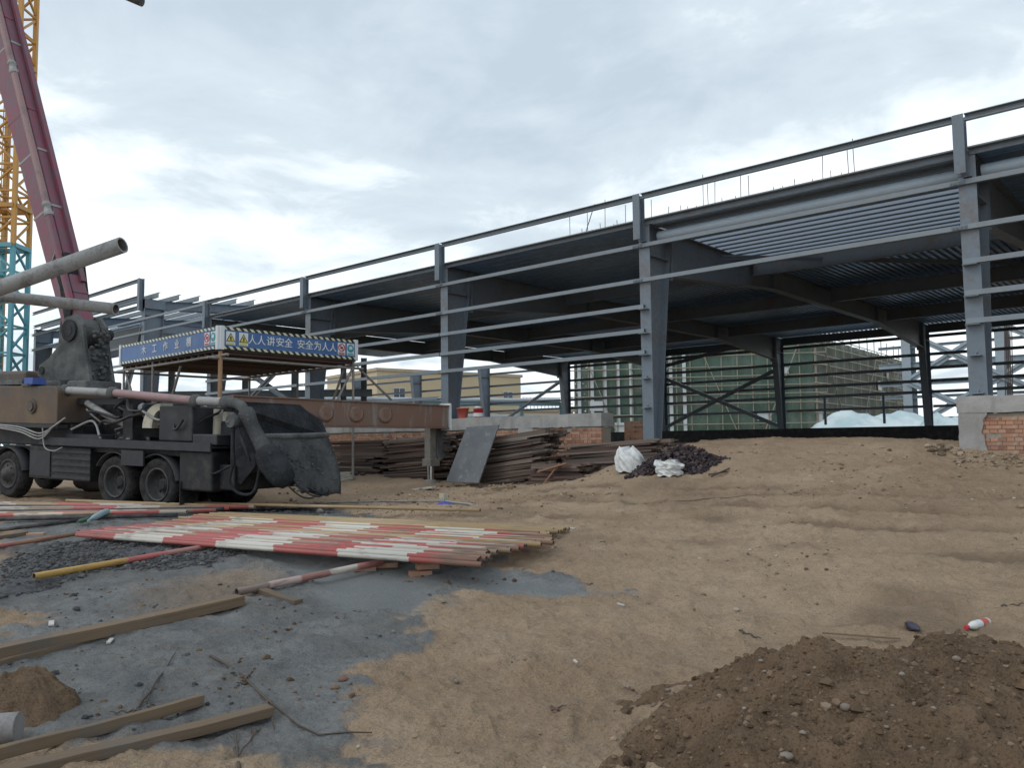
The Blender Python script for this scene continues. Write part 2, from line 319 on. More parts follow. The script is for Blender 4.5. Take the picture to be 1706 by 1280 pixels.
    s = NT('clod', .97, 0, .15); i = s.n('ShaderNodeNewGeometry').outputs['Random Per Island']; s.col(s.ramp(i, [(0, (.06, .04, .026)), (.6, (.135, .092, .06)), (.94, (.185, .13, .088)), (1, (.22, .17, .125))]))
    # steel of the halls
    worn('steel', (.15, .188, .23), (.12, .085, .065), .6, 1.1, .5, .4, .08, 0, .22)
    worn('girt_steel', (.20, .238, .27), (.16, .165, .17), .5, .8, .5, .4, .05, 0, .12)
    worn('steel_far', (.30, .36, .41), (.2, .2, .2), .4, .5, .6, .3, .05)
    worn('deck', (.26, .42, .64), (.15, .17, .2), .6, .35, .36, .5, .04, .55, .18)
    worn('fascia', (.40, .48, .56), (.25, .28, .32), .4, .5, .45, .5, .04)
    s = worn('brightened_sheet', (.42, .50, .58), (.3, .35, .4), .4, .8, .4, .5, .04); tr = s.n('ShaderNodeBsdfTranslucent'); tr.inputs[0].default_value = (.36, .42, .50, 1); mx = s.n('ShaderNodeMixShader'); mx.inputs[0].default_value = .42; s.l(s.b.outputs[0], mx.inputs[1]); s.l(tr.outputs[0], mx.inputs[2]); s.l(mx.outputs[0], s.t.nodes['Material Output'].inputs[0])  # translucent share added to brighten the front deck strip of one bay
    worn('slab', (.33, .32, .30), (.2, .19, .18), .5, 1, .9)
    s = NT('rebar', .75); s.col(s.mix(s.noise(8), (.05, .04, .04), (.11, .075, .06)))
    # concrete and brick
    s = NT('concrete', .9, 0, .25); a = s.noise(1.6, 7, .65); b = s.noise(16, 6, .65); c = s.noise(3, 5, .6, stretch=(1, 1, .18))
    k = s.mix(s.step(a, .35, .68), (.27, .265, .26), (.40, .395, .385)); k = s.mix(s.math('MULTIPLY', s.step(c, .52, .72), .55), k, (.17, .16, .15)); k = s.mix(s.math('MULTIPLY', s.step(b, .6, .75), .4), k, (.14, .13, .125)); s.col(k).bump(s.math('ADD', b, a), .5, .02)
    s = NT('mortar', .95, 0, .2); b = s.noise(20, 5); s.col(s.mix(b, (.20, .17, .145), (.36, .32, .28))).bump(b, .6, .02)
    s = NT('brick', .93, 0, .2); r = s.rnd(); i = s.n('ShaderNodeNewGeometry').outputs['Random Per Island']; b = s.noise(9, 6, .65); q = s.math('FRACT', s.math('ADD', r, s.math('MULTIPLY', i, 3.7)))
    k = s.ramp(q, [(0, (.22, .105, .07)), (.3, (.35, .185, .125)), (.6, (.43, .25, .17)), (.85, (.30, .15, .10)), (1, (.40, .29, .22))]); s.col(s.mix(s.math('MULTIPLY', s.step(b, .5, .72), .6), k, (.42, .36, .30))).bump(b, .5, .01)
    # timber
    def wood(name, cs, gx=14, dirt=(.07, .06, .05), da=.6):
        s = NT(name, .82, 0, .25); r = s.rnd(); g = s.noise(3, 6, .65, stretch=(.35, gx, gx), dist=.4); k = s.ramp(r, [(i/(len(cs)-1), c) for i, c in enumerate(cs)]); b = s.noise(2.2, 5, .6)
        k = s.mix(s.math('MULTIPLY', s.step(g, .45, .68), .55), k, s.mix(.55, k, (.02, .015, .012))); s.col(s.mix(s.math('MULTIPLY', s.step(b, .5, .72), da), k, dirt)).bump(g, .35, .008)
    wood('timber', [(.165, .118, .076), (.19, .135, .088), (.145, .105, .07)], 14, (.115, .105, .095), .75)
    wood('dark_plank', [(.06, .042, .036), (.10, .07, .058), (.155, .115, .095), (.07, .062, .062), (.20, .16, .135), (.09, .05, .042), (.26, .215, .185)], 16, (.05, .045, .045), .4)
    wood('fresh_plank', [(.36, .20, .13), (.30, .17, .11)], 10, (.2, .15, .11), .35)
    wood('twig', [(.09, .07, .055), (.12, .09, .07)], 8)
    # painted pipes: bands along local x
    def banded(name, pal, per, wear=.45, soft=.012, jit=.12, bare=0):
        s = NT(name, .5, 0, .45); sx = s.n('ShaderNodeSeparateXYZ'); s.l(s.c.outputs['Object'], sx.inputs[0]); a = s.noise(6, 6, .65, stretch=(.5, 3, 3)); b = s.noise(30, 4, .6)
        t = s.math('FRACT', s.math('ADD', s.math('ADD', s.math('DIVIDE', sx.outputs[0], per), s.math('MULTIPLY', s.rnd(), jit)), s.math('MULTIPLY', s.math('SUBTRACT', b, .5), soft)))
        st = []; n = len(pal)
        for i, c in enumerate(pal): st += [(max(i/n, 0), c), (min((i+1)/n-.004, 1), c)]
        k = s.ramp(t, st); k = s.mix(s.math('MULTIPLY', s.rnd(), .3), k, (.24, .18, .14)); w_ = s.math('MULTIPLY', s.step(a, .53, .66), wear)
        if bare: k = s.mix(s.math('MULTIPLY', s.step(s.math('ADD', sx.outputs[0], s.math('MULTIPLY', a, 1.6)), bare, bare+.5), .75), k, (.20, .145, .10))
        s.col(s.mix(w_, k, (.10, .075, .06))); s.bump(a, .2, .004)
    RED, WHT, YEL = (.36, .065, .06), (.54, .52, .47), (.36, .25, .12)
    banded('pipe_red_white', [RED, WHT], 1.9, .5, .03, .1, 6.5)
    banded('pipe_dull', [(.42, .10, .09), (.46, .40, .35), (.30, .22, .15)], 2.4, .65, .04, .5)
    banded('pipe_yellow', [YEL, (.40, .29, .16), (.33, .22, .10)], 3.1, .3, .05, .6)
    banded('pipe_mixed', [(.12, .10, .09), (.42, .09, .10), (.15, .11, .10), (.42, .32, .3), (.25, .09, .08), (.5, .45, .4), (.33, .1, .1)], 2.6, .55, .05, .3)
    banded('pipe_sleeper', [(.46, .28, .05), (.42, .24, .05), (.40, .09, .09), (.35, .16, .14), (.20, .16, .13), (.36, .12, .09), (.28, .20, .12)], 3.6, .4, .05, 0)
    banded('pipe_old', [(.34, .09, .09), (.28, .13, .08), (.22, .15, .1)], 2.2, .5, .05, .4)
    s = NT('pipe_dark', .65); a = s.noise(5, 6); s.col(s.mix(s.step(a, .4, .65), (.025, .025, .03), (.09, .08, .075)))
    # truck
    s = NT('boom_red', .5, 0, .45); a = s.noise(1.3, 7, .65); b = s.noise(5, 6, .65, stretch=(2, 2, .4)); c = s.noise(22, 4)
    k = s.mix(s.step(a, .4, .68), (.22, .05, .082), (.15, .068, .09)); k = s.mix(s.math('MULTIPLY', s.step(b, .42, .64), .85), k, (.125, .098, .118)); k = s.mix(s.math('MULTIPLY', s.step(c, .6, .75), .4), k, (.12, .12, .13)); s.col(k).bump(c, .15, .01)
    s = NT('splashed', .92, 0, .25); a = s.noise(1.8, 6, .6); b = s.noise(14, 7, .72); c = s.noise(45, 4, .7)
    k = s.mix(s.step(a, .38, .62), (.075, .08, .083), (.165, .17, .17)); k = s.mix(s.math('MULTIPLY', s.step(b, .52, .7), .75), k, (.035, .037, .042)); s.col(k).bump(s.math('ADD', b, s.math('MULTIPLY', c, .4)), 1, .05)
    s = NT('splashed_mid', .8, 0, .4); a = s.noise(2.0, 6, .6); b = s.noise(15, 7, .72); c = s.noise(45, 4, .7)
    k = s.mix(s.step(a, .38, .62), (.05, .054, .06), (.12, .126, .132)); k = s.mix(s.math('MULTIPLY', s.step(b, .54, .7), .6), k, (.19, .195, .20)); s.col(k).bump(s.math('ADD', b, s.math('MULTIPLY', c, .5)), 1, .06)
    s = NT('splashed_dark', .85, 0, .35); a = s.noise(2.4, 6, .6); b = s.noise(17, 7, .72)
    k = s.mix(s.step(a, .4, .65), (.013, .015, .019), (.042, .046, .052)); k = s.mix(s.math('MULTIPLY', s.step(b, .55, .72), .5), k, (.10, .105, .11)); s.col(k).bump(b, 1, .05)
    worn('pipe_grey', (.30, .30, .30), (.10, .095, .095), .8, 4, .6, .4, .3)
    worn('pipe_pink', (.30, .19, .195), (.12, .11, .11), .7, 3, .6, .4, .2)
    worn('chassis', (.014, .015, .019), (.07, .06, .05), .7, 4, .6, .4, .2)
    worn('chassis_top', (.03, .031, .037), (.05, .05, .055), .7, 4, .6, .4, .2)
    s = NT('tank', .6, 0, .4); a = s.noise(.9, 6, .6); b = s.noise(4, 6, .65, stretch=(1.5, 1.5, .3)); k = s.ramp(a, [(.3, (.06, .053, .05)), (.48, (.085, .065, .053)), (.6, (.115, .075, .05)), (.75, (.16, .115, .055))]); s.col(s.mix(s.math('MULTIPLY', s.step(b, .5, .7), .65), k, (.10, .095, .095))).bump(b, .1, .01)
    s = NT('rubber', .85, 0, .3); a = s.noise(7, 5); s.col(s.mix(s.step(a, .4, .7), (.012, .012, .013), (.042, .04, .039))).bump(a, .2, .01)
    worn('rim', (.035, .035, .037), (.11, .10, .095), .6, 5, .6)
    s = NT('outrigger', .6, 0, .35); a = s.noise(1.5, 6, .65); b = s.noise(3.2, 6, .6, stretch=(1.6, 1.6, .25), dist=.4); k = s.mix(s.step(a, .38, .66), (.20, .112, .082), (.175, .12, .098)); k = s.mix(s.step(b, .54, .66), k, (.225, .20, .18)); s.col(s.mix(s.math('MULTIPLY', s.step(s.noise(26, 4), .6, .75), .4), k, (.10, .05, .035))).bump(a, .1, .01)
    worn('jack', (.20, .19, .17), (.07, .06, .055), .7, 5, .6)
    s = NT('chrome', .18, 1, .5); s.col((.55, .57, .6))
    worn('cream', (.50, .47, .38), (.16, .15, .13), .7, 4, .6)
    worn('black_steel', (.02, .022, .027), (.07, .07, .07), .5, 3, .55, .4)
    worn('blue_box', (.05, .10, .36), (.1, .1, .12), .4, 5, .5)
    # shed, signs
    worn('sign_blue', (.065, .15, .36), (.17, .22, .3), .4, 2, .45, .4, .02)
    worn('sign_white', (.68, .72, .74), (.4, .42, .42), .4, 3, .5, .4, .02)
    worn('sign_yellow', (.62, .55, .13), (.4, .38, .25), .4, 3, .5, .4, .02)
    worn('sign_red', (.52, .05, .06), (.4, .2, .2), .3, 3, .5, .4, .02)
    worn('sign_teal', (.05, .33, .36), (.2, .4, .4), .3, 3, .5, .4, .02)
    worn('sign_black', (.03, .03, .035), (.1, .1, .1), .3, 3, .5, .4, .02)
    def stripes(name, ca, cb):
        s = NT(name, .5); sx = s.n('ShaderNodeSeparateXYZ'); s.l(s.c.outputs['Object'], sx.inputs[0]); t = s.math('FRACT', s.math('ADD', s.math('DIVIDE', s.math('ADD', sx.outputs[0], sx.outputs[1]), .19), s.math('MULTIPLY', sx.outputs[2], 5.2)))
        s.col(s.mix(s.math('GREATER_THAN', t, .5), ca, cb))
    stripes('hazard', (.025, .028, .03), (.60, .60, .42)); stripes('hazard_pale', (.10, .12, .13), (.62, .63, .55))
    worn('shed_pipe', (.26, .245, .23), (.12, .09, .075), .6, 5, .55); worn('shed_pole', (.40, .235, .13), (.2, .15, .12), .5, 4, .6)
    worn('shed_roof', (.085, .07, .062), (.04, .035, .035), .6, 2, .8)
    # surroundings
    worn('wall_yellow', (.50, .42, .28), (.42, .37, .28), .4, .1, .9); worn('wall_white', (.70, .73, .76), (.5, .52, .54), .4, .1, .9); worn('wall_pale', (.55, .60, .63), (.4, .43, .45), .4, .1, .9)
    s = NT('glass', .12, 0, .6); s.col((.05, .07, .09)); worn('window_frame', (.55, .55, .53), rough=.5); worn('roof_edge', (.42, .36, .28), rough=.8)
    s = NT('net_green', .85, 0, .2); a = s.noise(.25, 6, .6); b = s.noise(1.2, 6, .65, stretch=(1, 1, .25)); c = s.noise(6, 4)
    k = s.mix(s.step(a, .38, .64), (.075, .125, .10), (.13, .175, .15)); k = s.mix(s.math('MULTIPLY', s.step(b, .5, .68), .65), k, (.20, .225, .21)); s.col(k).bump(b, .5, .1)
    s.b.inputs['Alpha'].default_value = 1; s.l(s.step(c, .25, .38), s.b.inputs['Alpha'])
    s = NT('net_grey', .9, 0, .2); a = s.noise(.4, 6, .6); b = s.noise(1.5, 6, .65, stretch=(1, 1, .3)); s.col(s.mix(s.step(a, .4, .62), (.115, .125, .115), s.mix(b, (.19, .19, .17), (.10, .15, .11)))).bump(b, .5, .1); s.l(s.step(s.noise(7, 4), .28, .4), s.b.inputs['Alpha'])
    worn('net_shell', (.20, .215, .205), (.12, .12, .12), .5, .3, .9)
    worn('scaffold_tube', (.27, .26, .215), (.3, .22, .12), .5, 2, .5)
    worn('crane_yellow', (.50, .26, .06), (.3, .2, .12), .5, 1.5, .5); worn('crane_blue', (.10, .33, .40), (.18, .3, .33), .5, 1.5, .5)
    s = NT('tarp', .35, 0, .5); a = s.noise(.6, 6, .6, stretch=(1, 1, .5)); k = s.mix(s.step(a, .4, .62), (.40, .53, .56), (.62, .68, .69)); s.col(k).bump(a, .5, .15)
    worn('rack_teal', (.17, .28, .31), (.2, .24, .25), .5, .8, .6); worn('rack_pipe', (.44, .48, .51), (.25, .26, .27), .5, .5, .45, .5)
    # small things
    s = NT('sack', .75, 0, .3); a = s.noise(9, 5); s.col(s.mix(s.step(a, .4, .72), (.62, .63, .63), (.42, .43, .43))).bump(s.noise(22, 4), .3, .01)
    s = NT('sheet_grey', .6, 0, .4); a = s.noise(1.4, 7, .65); b = s.noise(7, 6, .7); k = s.mix(s.step(a, .4, .62), (.088, .098, .112), (.125, .135, .148)); s.col(s.mix(s.math('MULTIPLY', s.step(b, .56, .72), .65), k, (.27, .29, .30))).bump(b, .15, .01)
    worn('bucket_red', (.50, .10, .075), (.35, .15, .12), .5, 6, .45); worn('white_plastic', (.68, .68, .66), (.4, .4, .38), .4, 8, .4); worn('red_plastic', (.52, .03, .05), (.3, .1, .1), .3, 8, .3); worn('label_pale', (.55, .62, .66), (.5, .5, .5), .3, 20, .5)
    s = NT('bag_black', .3, 0, .5); a = s.noise(20, 4); s.col(s.mix(a, (.012, .011, .02), (.05, .045, .075))).bump(a, .5, .01)
    worn('bottle_blue', (.30, .42, .46), (.2, .25, .27), .5, 9, .4); worn('bottle_green', (.05, .13, .07), (.1, .12, .1), .5, 9, .4); worn('blue_cloth', (.06, .07, .32), (.1, .1, .2), .4, 9, .7)
    s = NT('coupler', .75, 0, .3); i = s.n('ShaderNodeNewGeometry').outputs['Random Per Island']; s.col(s.ramp(i, [(0, (.022, .018, .022)), (.6, (.055, .042, .048)), (1, (.12, .085, .08))]))
    worn('paper', (.52, .50, .47), (.3, .27, .24), .4, 8, .8); worn('log_grey', (.24, .235, .235), (.12, .11, .1), .6, 7, .85)
    worn('rubble', (.34, .32, .29), (.2, .18, .15), .5, 5, .95)
make_materials()

# ================================================================== THE SETTING
def ground():
    th = np.concatenate([np.linspace(-178, -84, 40, endpoint=False), np.linspace(-84, 0, 700, endpoint=False), np.linspace(0, 178, 60)])
    th = np.radians(th); rr = np.concatenate([[0.0], np.geomspace(1.0, 2.4, 14, endpoint=False), np.geomspace(2.4, 26, 480, endpoint=False), np.geomspace(26, 700, 50)])
    TH, RR = np.meshgrid(th, rr); X = RR*np.sin(TH); Y = RR*np.cos(TH); m = masks(X, Y); Z = ground_h(X, Y, m)
    nr, nt = X.shape; idx = np.arange(nr*nt).reshape(nr, nt)
    nxt = np.roll(idx, -1, 1); q = np.stack([idx[:-1], nxt[:-1], nxt[1:], idx[1:]], -1).reshape(-1, 4)[:, ::-1]
    me = bpy.data.meshes.new('ground'); me.vertices.add(nr*nt); me.vertices.foreach_set('co', np.stack([X, Y, Z], -1).ravel())
    me.loops.add(q.size); me.loops.foreach_set('vertex_index', q.ravel()); me.polygons.add(len(q)); me.polygons.foreach_set('loop_start', np.arange(len(q))*4); me.polygons.foreach_set('loop_total', np.full(len(q), 4))
    me.update(calc_edges=True); me.polygons.foreach_set('use_smooth', np.ones(len(q), bool))
    tk = np.zeros(X.shape)
    for pts, wd, dp in RUTP: tk = np.maximum(tk, np.clip(np.exp(-(_seg(X+.3*fbm(X, Y, 1.5, 2), Y+.3*fbm(X+3, Y, 1.5, 2), pts)/(1.5*wd))**2)*(.7+1.8*fbm(X, Y, .7, 3)), 0, 1))
    tk = np.maximum(tk, np.clip(3.2*(fbm(X+20, Y+8, 2.6, 4)-.17), 0, .7)*(np.hypot(X, Y) > 7))
    for nm, v in zip(('slurry', 'gravel', 'puddle', 'oil_and_shade', 'track'), (*m, tk)):
        at = me.attributes.new(nm, 'FLOAT', 'POINT'); at.data.foreach_set('value', v.ravel())
    me.materials.append(MAT['sand_ground']); me.validate()
    o = bpy.data.objects.new('ground', me); COL.objects.link(o); tag(o, kind='structure')
ground()

# pebble shapes used by the loose stuff
def pebble(n=1, seed=0, flat=.65):
    r = random.Random(seed); t = (1+5**.5)/2
    V = [(-1, t, 0), (1, t, 0), (-1, -t, 0), (1, -t, 0), (0, -1, t), (0, 1, t), (0, -1, -t), (0, 1, -t), (t, 0, -1), (t, 0, 1), (-t, 0, -1), (-t, 0, 1)]
    Fc = [(0, 11, 5), (0, 5, 1), (0, 1, 7), (0, 7, 10), (0, 10, 11), (1, 5, 9), (5, 11, 4), (11, 10, 2), (10, 7, 6), (7, 1, 8), (3, 9, 4), (3, 4, 2), (3, 2, 6), (3, 6, 8), (3, 8, 9), (4, 9, 5), (2, 4, 11), (6, 2, 10), (8, 6, 7), (9, 8, 1)]
    V = [nrm(A3(*v))*(1+r.uniform(-.28, .28)) for v in V]
    return np.array(V)*A3(1, r.uniform(.65, .95), flat*r.uniform(.8, 1.2)), np.array(Fc)
PEB = [pebble(1, k) for k in range(9)]
def scatter(name, mat, P, S, sink=.3):
    """one mesh of many little stones at points P with sizes S (nobody could count them)"""
    vs = []; fs = []; o = 0
    for (x, y, z), s in zip(P, S):
        V, Fc = PEB[random.randrange(9)]; a = random.uniform(0, 6.28); ca, sa = math.cos(a), math.sin(a)
        W = np.c_[V[:, 0]*ca-V[:, 1]*sa, V[:, 0]*sa+V[:, 1]*ca, V[:, 2]]*s + A3(x, y, z+s*(.5-sink)); vs.append(W); fs.append(Fc+o); o += 12
    vs = np.concatenate(vs); fs = np.concatenate(fs); me = bpy.data.meshes.new(name); me.from_pydata(vs.tolist(), [], fs.tolist()); me.materials.append(MAT[mat]); me.update()
    ob = bpy.data.objects.new(name, me); COL.objects.link(ob); WO[ob] = A3(0, 0, 0); return ob
def scatter_px(n, box, test=None, seed=1):
    r = np.random.default_rng(seed); out = []
    P0 = [hit(*p) for p in ((box[0], box[1]), (box[2], box[1]), (box[0], box[3]), (box[2], box[3]))]; lo = np.min(P0, 0); hi = np.max(P0, 0)
    X = r.uniform(lo[0], hi[0], n); Y = r.uniform(lo[1], hi[1], n); m = masks(X, Y); Z = ground_h(X, Y, m); return X, Y, Z, m
def loose_stones():
    X, Y, Z, m = scatter_px(16000, (2, 850, 700, 1278), seed=2)
    keep = (rng.random(len(X)) < .22*m[0]*(1-.9*m[2]) + .0) & (fbm(X, Y, .8, 2) > -.1); keep |= (rng.random(len(X)) < m[1]*.9)
    o = scatter('gravel', 'gravel_grey', np.c_[X, Y, Z][keep], np.clip(rng.lognormal(-4.6, .6, keep.sum()), .004, .045)); tag(o, 'dark grey gravel strewn over the cement slurry', 'gravel', kind='stuff')
    G = rng.random((5200, 2)); a = [hit(*p)[:2] for p in ((2, 1000), (2, 905), (430, 918), (330, 955))]
    X = G[:, 0]; Y = G[:, 1]; pp = np.array([(a[0]*(1-u)+a[3]*u)*(1-v)+(a[1]*(1-u)+a[2]*u)*v for u, v in G]); X, Y = pp[:, 0], pp[:, 1]; m = masks(X, Y); k = (m[1] > .3) & (fbm(X, Y, .7, 2) > -.2)
    o = scatter('gravel', 'gravel_grey', np.c_[X, Y, ground_h(X, Y, m)][k], np.clip(rng.lognormal(-4.2, .5, k.sum()), .008, .045)); tag(o, 'patch of crushed dark stone beside the yellow sleeper pipe', 'gravel', kind='stuff')
    X, Y, Z, m = scatter_px(15000, (560, 800, 1704, 1278), seed=3); k = (rng.random(len(X)) < .25*(1-m[0])) & (fbm(X, Y, 1.1, 3) > .02)
    o = scatter('pebbles', 'gravel_tan', np.c_[X, Y, Z][k], np.clip(rng.lognormal(-4.5, .55, k.sum()), .003, .035)); tag(o, 'small pebbles and crumbs scattered over the sand', 'pebbles', kind='stuff')
    X, Y, Z, m = scatter_px(5000, (2, 940, 740, 1278), seed=9); k = (rng.random(len(X)) < .30*m[0]) & (fbm(X+4, Y, .6, 3) > .10)
    o = scatter('mud_crumbs', 'clod', np.c_[X, Y, Z][k], np.clip(rng.lognormal(-4.3, .5, k.sum()), .006, .04), .4); tag(o, 'dark mud crumbs trodden over the grey slurry', 'mud', kind='stuff')
    X = rng.uniform(-16, 0, 2600); Y = rng.uniform(8, 16, 2600); m = masks(X, Y); k = (m[0] < .2) & (fbm(X, Y, 1.3, 3) > 0)
    o = scatter('pebbles', 'gravel_tan', np.c_[X, Y, ground_h(X, Y, m)][k], np.clip(rng.lognormal(-3.9, .5, k.sum()), .008, .06)); tag(o, 'crumbled earth along the wheel tracks', 'pebbles', kind='stuff')
loose_stones()

# ================================================================== MAIN STEEL HALL
D = 16.67; BACK = 41.0; DECK = 6.86                # front wall plane, back wall plane, underside of the deck
def CX(s): return -3.546-7*s                     # left edge of the column of frame s
H = dict(T=7.50, A=6.326, B=5.478, C=4.834, D=4.244, E=3.724)
hall = thing('steel_hall', (CX(2), D, 1.0), 'long unfinished grey steel frame hall with open sides and a flat ribbed deck', 'building')
def tapered_column(X, Y, sgn, z0, z1, w0, w1, mat='steel', fl=.30, parent=hall, name='column'):
    m = MB(); t = .02; y0, y1 = sorted((Y, Y+sgn*t)); m.box(X, X+fl, y0, y1, z0, z1)
    xc = X+fl/2; a = [(xc-.008, Y+sgn*t, z0), (xc+.008, Y+sgn*t, z0), (xc+.008, Y+sgn*w0, z0), (xc-.008, Y+sgn*w0, z0)]; b = [(xc-.008, Y+sgn*t, z1), (xc+.008, Y+sgn*t, z1), (xc+.008, Y+sgn*w1, z1), (xc-.008, Y+sgn*w1, z1)]
    m.hexa(a+b)
    m.hexa([(X, Y+sgn*w0, z0), (X+fl, Y+sgn*w0, z0), (X+fl, Y+sgn*(w0+t), z0), (X, Y+sgn*(w0+t), z0), (X, Y+sgn*w1, z1), (X+fl, Y+sgn*w1, z1), (X+fl, Y+sgn*(w1+t), z1), (X, Y+sgn*(w1+t), z1)])
    for z in (z1-.02, z1-.75):
        ww = w0+(w1-w0)*(z-z0)/(z1-z0); y0, y1 = sorted((Y+sgn*t, Y+sgn*ww)); m.box(X+.015, X+fl-.015, y0, y1, z-.008, z+.008)
    return m.build(name, mat, parent)
def rafter(X, y0, y1, parent=hall):
    m = MB(); zt = DECK-.012; xc = X+.15
    st = [(y0, 5.72), (y0+6.2, 6.25), (y1-6.2, 6.25), (y1, 5.72)]
    for (a, za), (b, zb) in zip(st[:-1], st[1:]):
        m.hexa([(xc-.008, a, za), (xc+.008, a, za), (xc+.008, b, zb), (xc-.008, b, zb), (xc-.008, a, zt), (xc+.008, a, zt), (xc+.008, b, zt), (xc-.008, b, zt)])
        m.hexa([(xc-.14, a, za-.02), (xc+.14, a, za-.02), (xc+.14, b, zb-.02), (xc-.14, b, zb-.02), (xc-.14, a, za), (xc+.14, a, za), (xc+.14, b, zb), (xc-.14, b, zb)])
        m.box(xc-.14, xc+.14, a, b, zt-.02, zt)
        y = b
        if y < y1-1: m.box(xc-.13, xc+.13, y-.012, y+.012, zb, zt-.02)
    m.box(xc-.16, xc+.16, y0-.03, y0, 5.6, zt); m.box(xc-.16, xc+.16, y1, y1+.03, 5.6, zt)
    r = m.build('rafter', 'steel', parent)
    b = MB()
    for k in range(5): b.box(xc+.05, xc+.13, y0-.05, y0+.05, 5.75+k*.2, 5.79+k*.2)
    b.build('bolt_row', 'steel', r)
for s in range(-2, 5):
    X = CX(s)
    c = tapered_column(X, D, 1, 1.0 if s != 1 else .95, DECK-.02, .24, 1.02)
    if s in (0, 1): 
        for z in (3.085, 2.39):                   # girt cleats that carry nothing yet
            m = MB(); m.box(X+.05, X+.25, D-.13, D, z-.008, z+.008); m.prism([(X+.15, D, z+.008), (X+.15, D-.11, z+.008), (X+.15, D, z+.09)], (.012, 0, 0)); m.build('cleat', 'girt_steel', c)
    tapered_column(X, BACK, -1, 1.2, DECK-.02, .24, .95)
    rafter(X, D+1.06, BACK-1.0)
for s in (5, 6, 7): tapered_column(CX(s), BACK, -1, 1.0, DECK-.02, .24, .95)
def girt(x0, x1, z, Y=D-.07, ht=.095, mat='girt_steel', name='girt', parent=hall, sag=0):
    m = MB(); m.cbeam((x0, Y, z), (x1, Y, z), ht, .09, .014, -1 if Y < 30 else 1); return m.build(name, mat, parent)
for s in range(-2, 7):                             # front girts bay by bay: bay s runs from frame s to frame s-1
    x0, x1 = CX(s)+.006, CX(s-1)-.006
    if s in (5, 6):
        for k in 'TAB': girt(x0, x1, H[k]-(.0 if k != 'T' else 0))
        girt(x0, x1, 6.87); continue
    ks = 'AB' if s == 1 else 'ABCDE'
    for k in ks:
        g = girt(x0 if k in 'AB' else x0+.02, x1+(.0 if k in 'AB' else .14 if s in (1, 2) else 0), H[k])
        if k in 'CDE' and s in (2, 0):            # shelf cleat at the column where the girt stops
            xx = CX(1) if s == 2 else CX(0); m = MB(); m.box(xx+.02, xx+.26, D-.15, D, H[k]-.078, H[k]-.066); m.build('cleat', 'girt_steel', g)
for k, dz in (('low', 2.94),): girt(CX(3)+.0, CX(2)-.1, dz)
# bolted splice plates where the long girts meet on the columns
_sp = MB(); _sp.box(-.13, .13, -.012, 0, -.035, .035)
for bx_ in (-.1, -.04, .04, .1): _sp.tube([(bx_, -.012, 0), (bx_, -.03, 0)], .014, 6)
_spm = _sp.mesh('splice_plate', 'steel')
for s in range(-1, 5):
    for k in 'AB': inst('splice_plate', _spm, Matrix.Translation((CX(s), D-.078, H[k])), hall)
# parapet posts, top rail, deck edge
for s in range(-2, 5):
    X = CX(s); m = MB(); m.ibeam((X-.01+.1, D-.12, 6.45), (X-.01+.1, D-.12, 7.56), .24, .19, .014, .012, up=(0, 1, 0)); m.build('parapet_post', 'steel', hall)
    m = MB(); m.box(X+.1, X+.24, D-.11, D+.02, 6.40, 6.415); m.build('post_seat', 'steel', hall)
for s in range(-2, 5):
    x0, x1 = CX(s), CX(s-1)
    m = MB(); m.cbeam((x0+.19, D-.12, H['T']), (x1-.02, D-.12, H['T']), .13, .10, .012, 1); m.build('top_rail', 'girt_steel', hall)
    m = MB(); m.bar((x0+.2, D-.02, 6.875), (x1, D-.02, 6.875), .012, .10); m.bar((x0+.2, D-.02, 6.93), (x1, D-.02, 6.93), .14, .012, ox=.05); m.build('deck_edge', 'steel', hall)
# corrugated decking: front strip ribbed along the wall, the rest ribbed across
def ribs(u0, u1, pitch, dep):
    prof = []; n = int((u1-u0)/pitch)
    for k in range(n):
        u = u0+k*pitch; prof += [(u, 0), (u+pitch*.42, 0), (u+pitch*.5, dep), (u+pitch*.92, dep)]
    prof.append((u0+n*pitch, 0)); return prof
def deck_panel(x0, x1, y0, y1, along, mat='deck', z=DECK):
    m = MB()
    if along == 'Y': pr = ribs(x0, x1, .2, .06); vs = [(u, y0, z+d) for u, d in pr]+[(u, y1, z+d) for u, d in pr]
    else: pr = [(u0_+.42*k_+f_*.42, d_) for k_ in range(int((y1-y0)/.42)) for u0_ in (y0,) for f_, d_ in ((0, 0), (.86, 0), (.88, .05), (.98, .05))]+[(y0+.42*int((y1-y0)/.42), 0)]; vs = [(x0, u, z+d) for u, d in pr]+[(x1, u, z+d) for u, d in pr]
    n = len(pr); m.add(vs, [(k, k+1, n+k+1, n+k) if along == 'Y' else (k+1, k, n+k, n+k+1) for k in range(n-1)]); return m.build('deck_sheet', mat, hall)
for s in range(-2, 5):
    x0, x1 = CX(s)+.3, CX(s-1)
    deck_panel(x0, x1, D+.02, 22.2, 'X', 'brightened_sheet' if s == 1 else 'deck')
    if s == 1:
        for k in range(13): y = D+.02+.42*k+.39; m = MB(); m.bar((x0, y, DECK-.018), (x1, y, DECK-.018), .05, .03); m.build('added_groove_bar', 'steel', hall)  # bars added under the grooves to darken the lines of the bright strip
    for y0, y1 in ((22.22, 25.0), (25.02, 30.9), (30.92, 36.0), (36.02, BACK-.1)): deck_panel(x0, x1, y0, y1, 'Y')
    for y in (22.4, 28.6, 34.8): m = MB(); m.ibeam((x0, y, DECK-.24), (x1, y, DECK-.24), .46, .2); m.build('deck_beam', 'steel', hall)
    m = MB(); m.ibeam((x0, BACK-.12, DECK-.2), (x1, BACK-.12, DECK-.2), .38, .2); m.build('deck_beam', 'steel', hall)
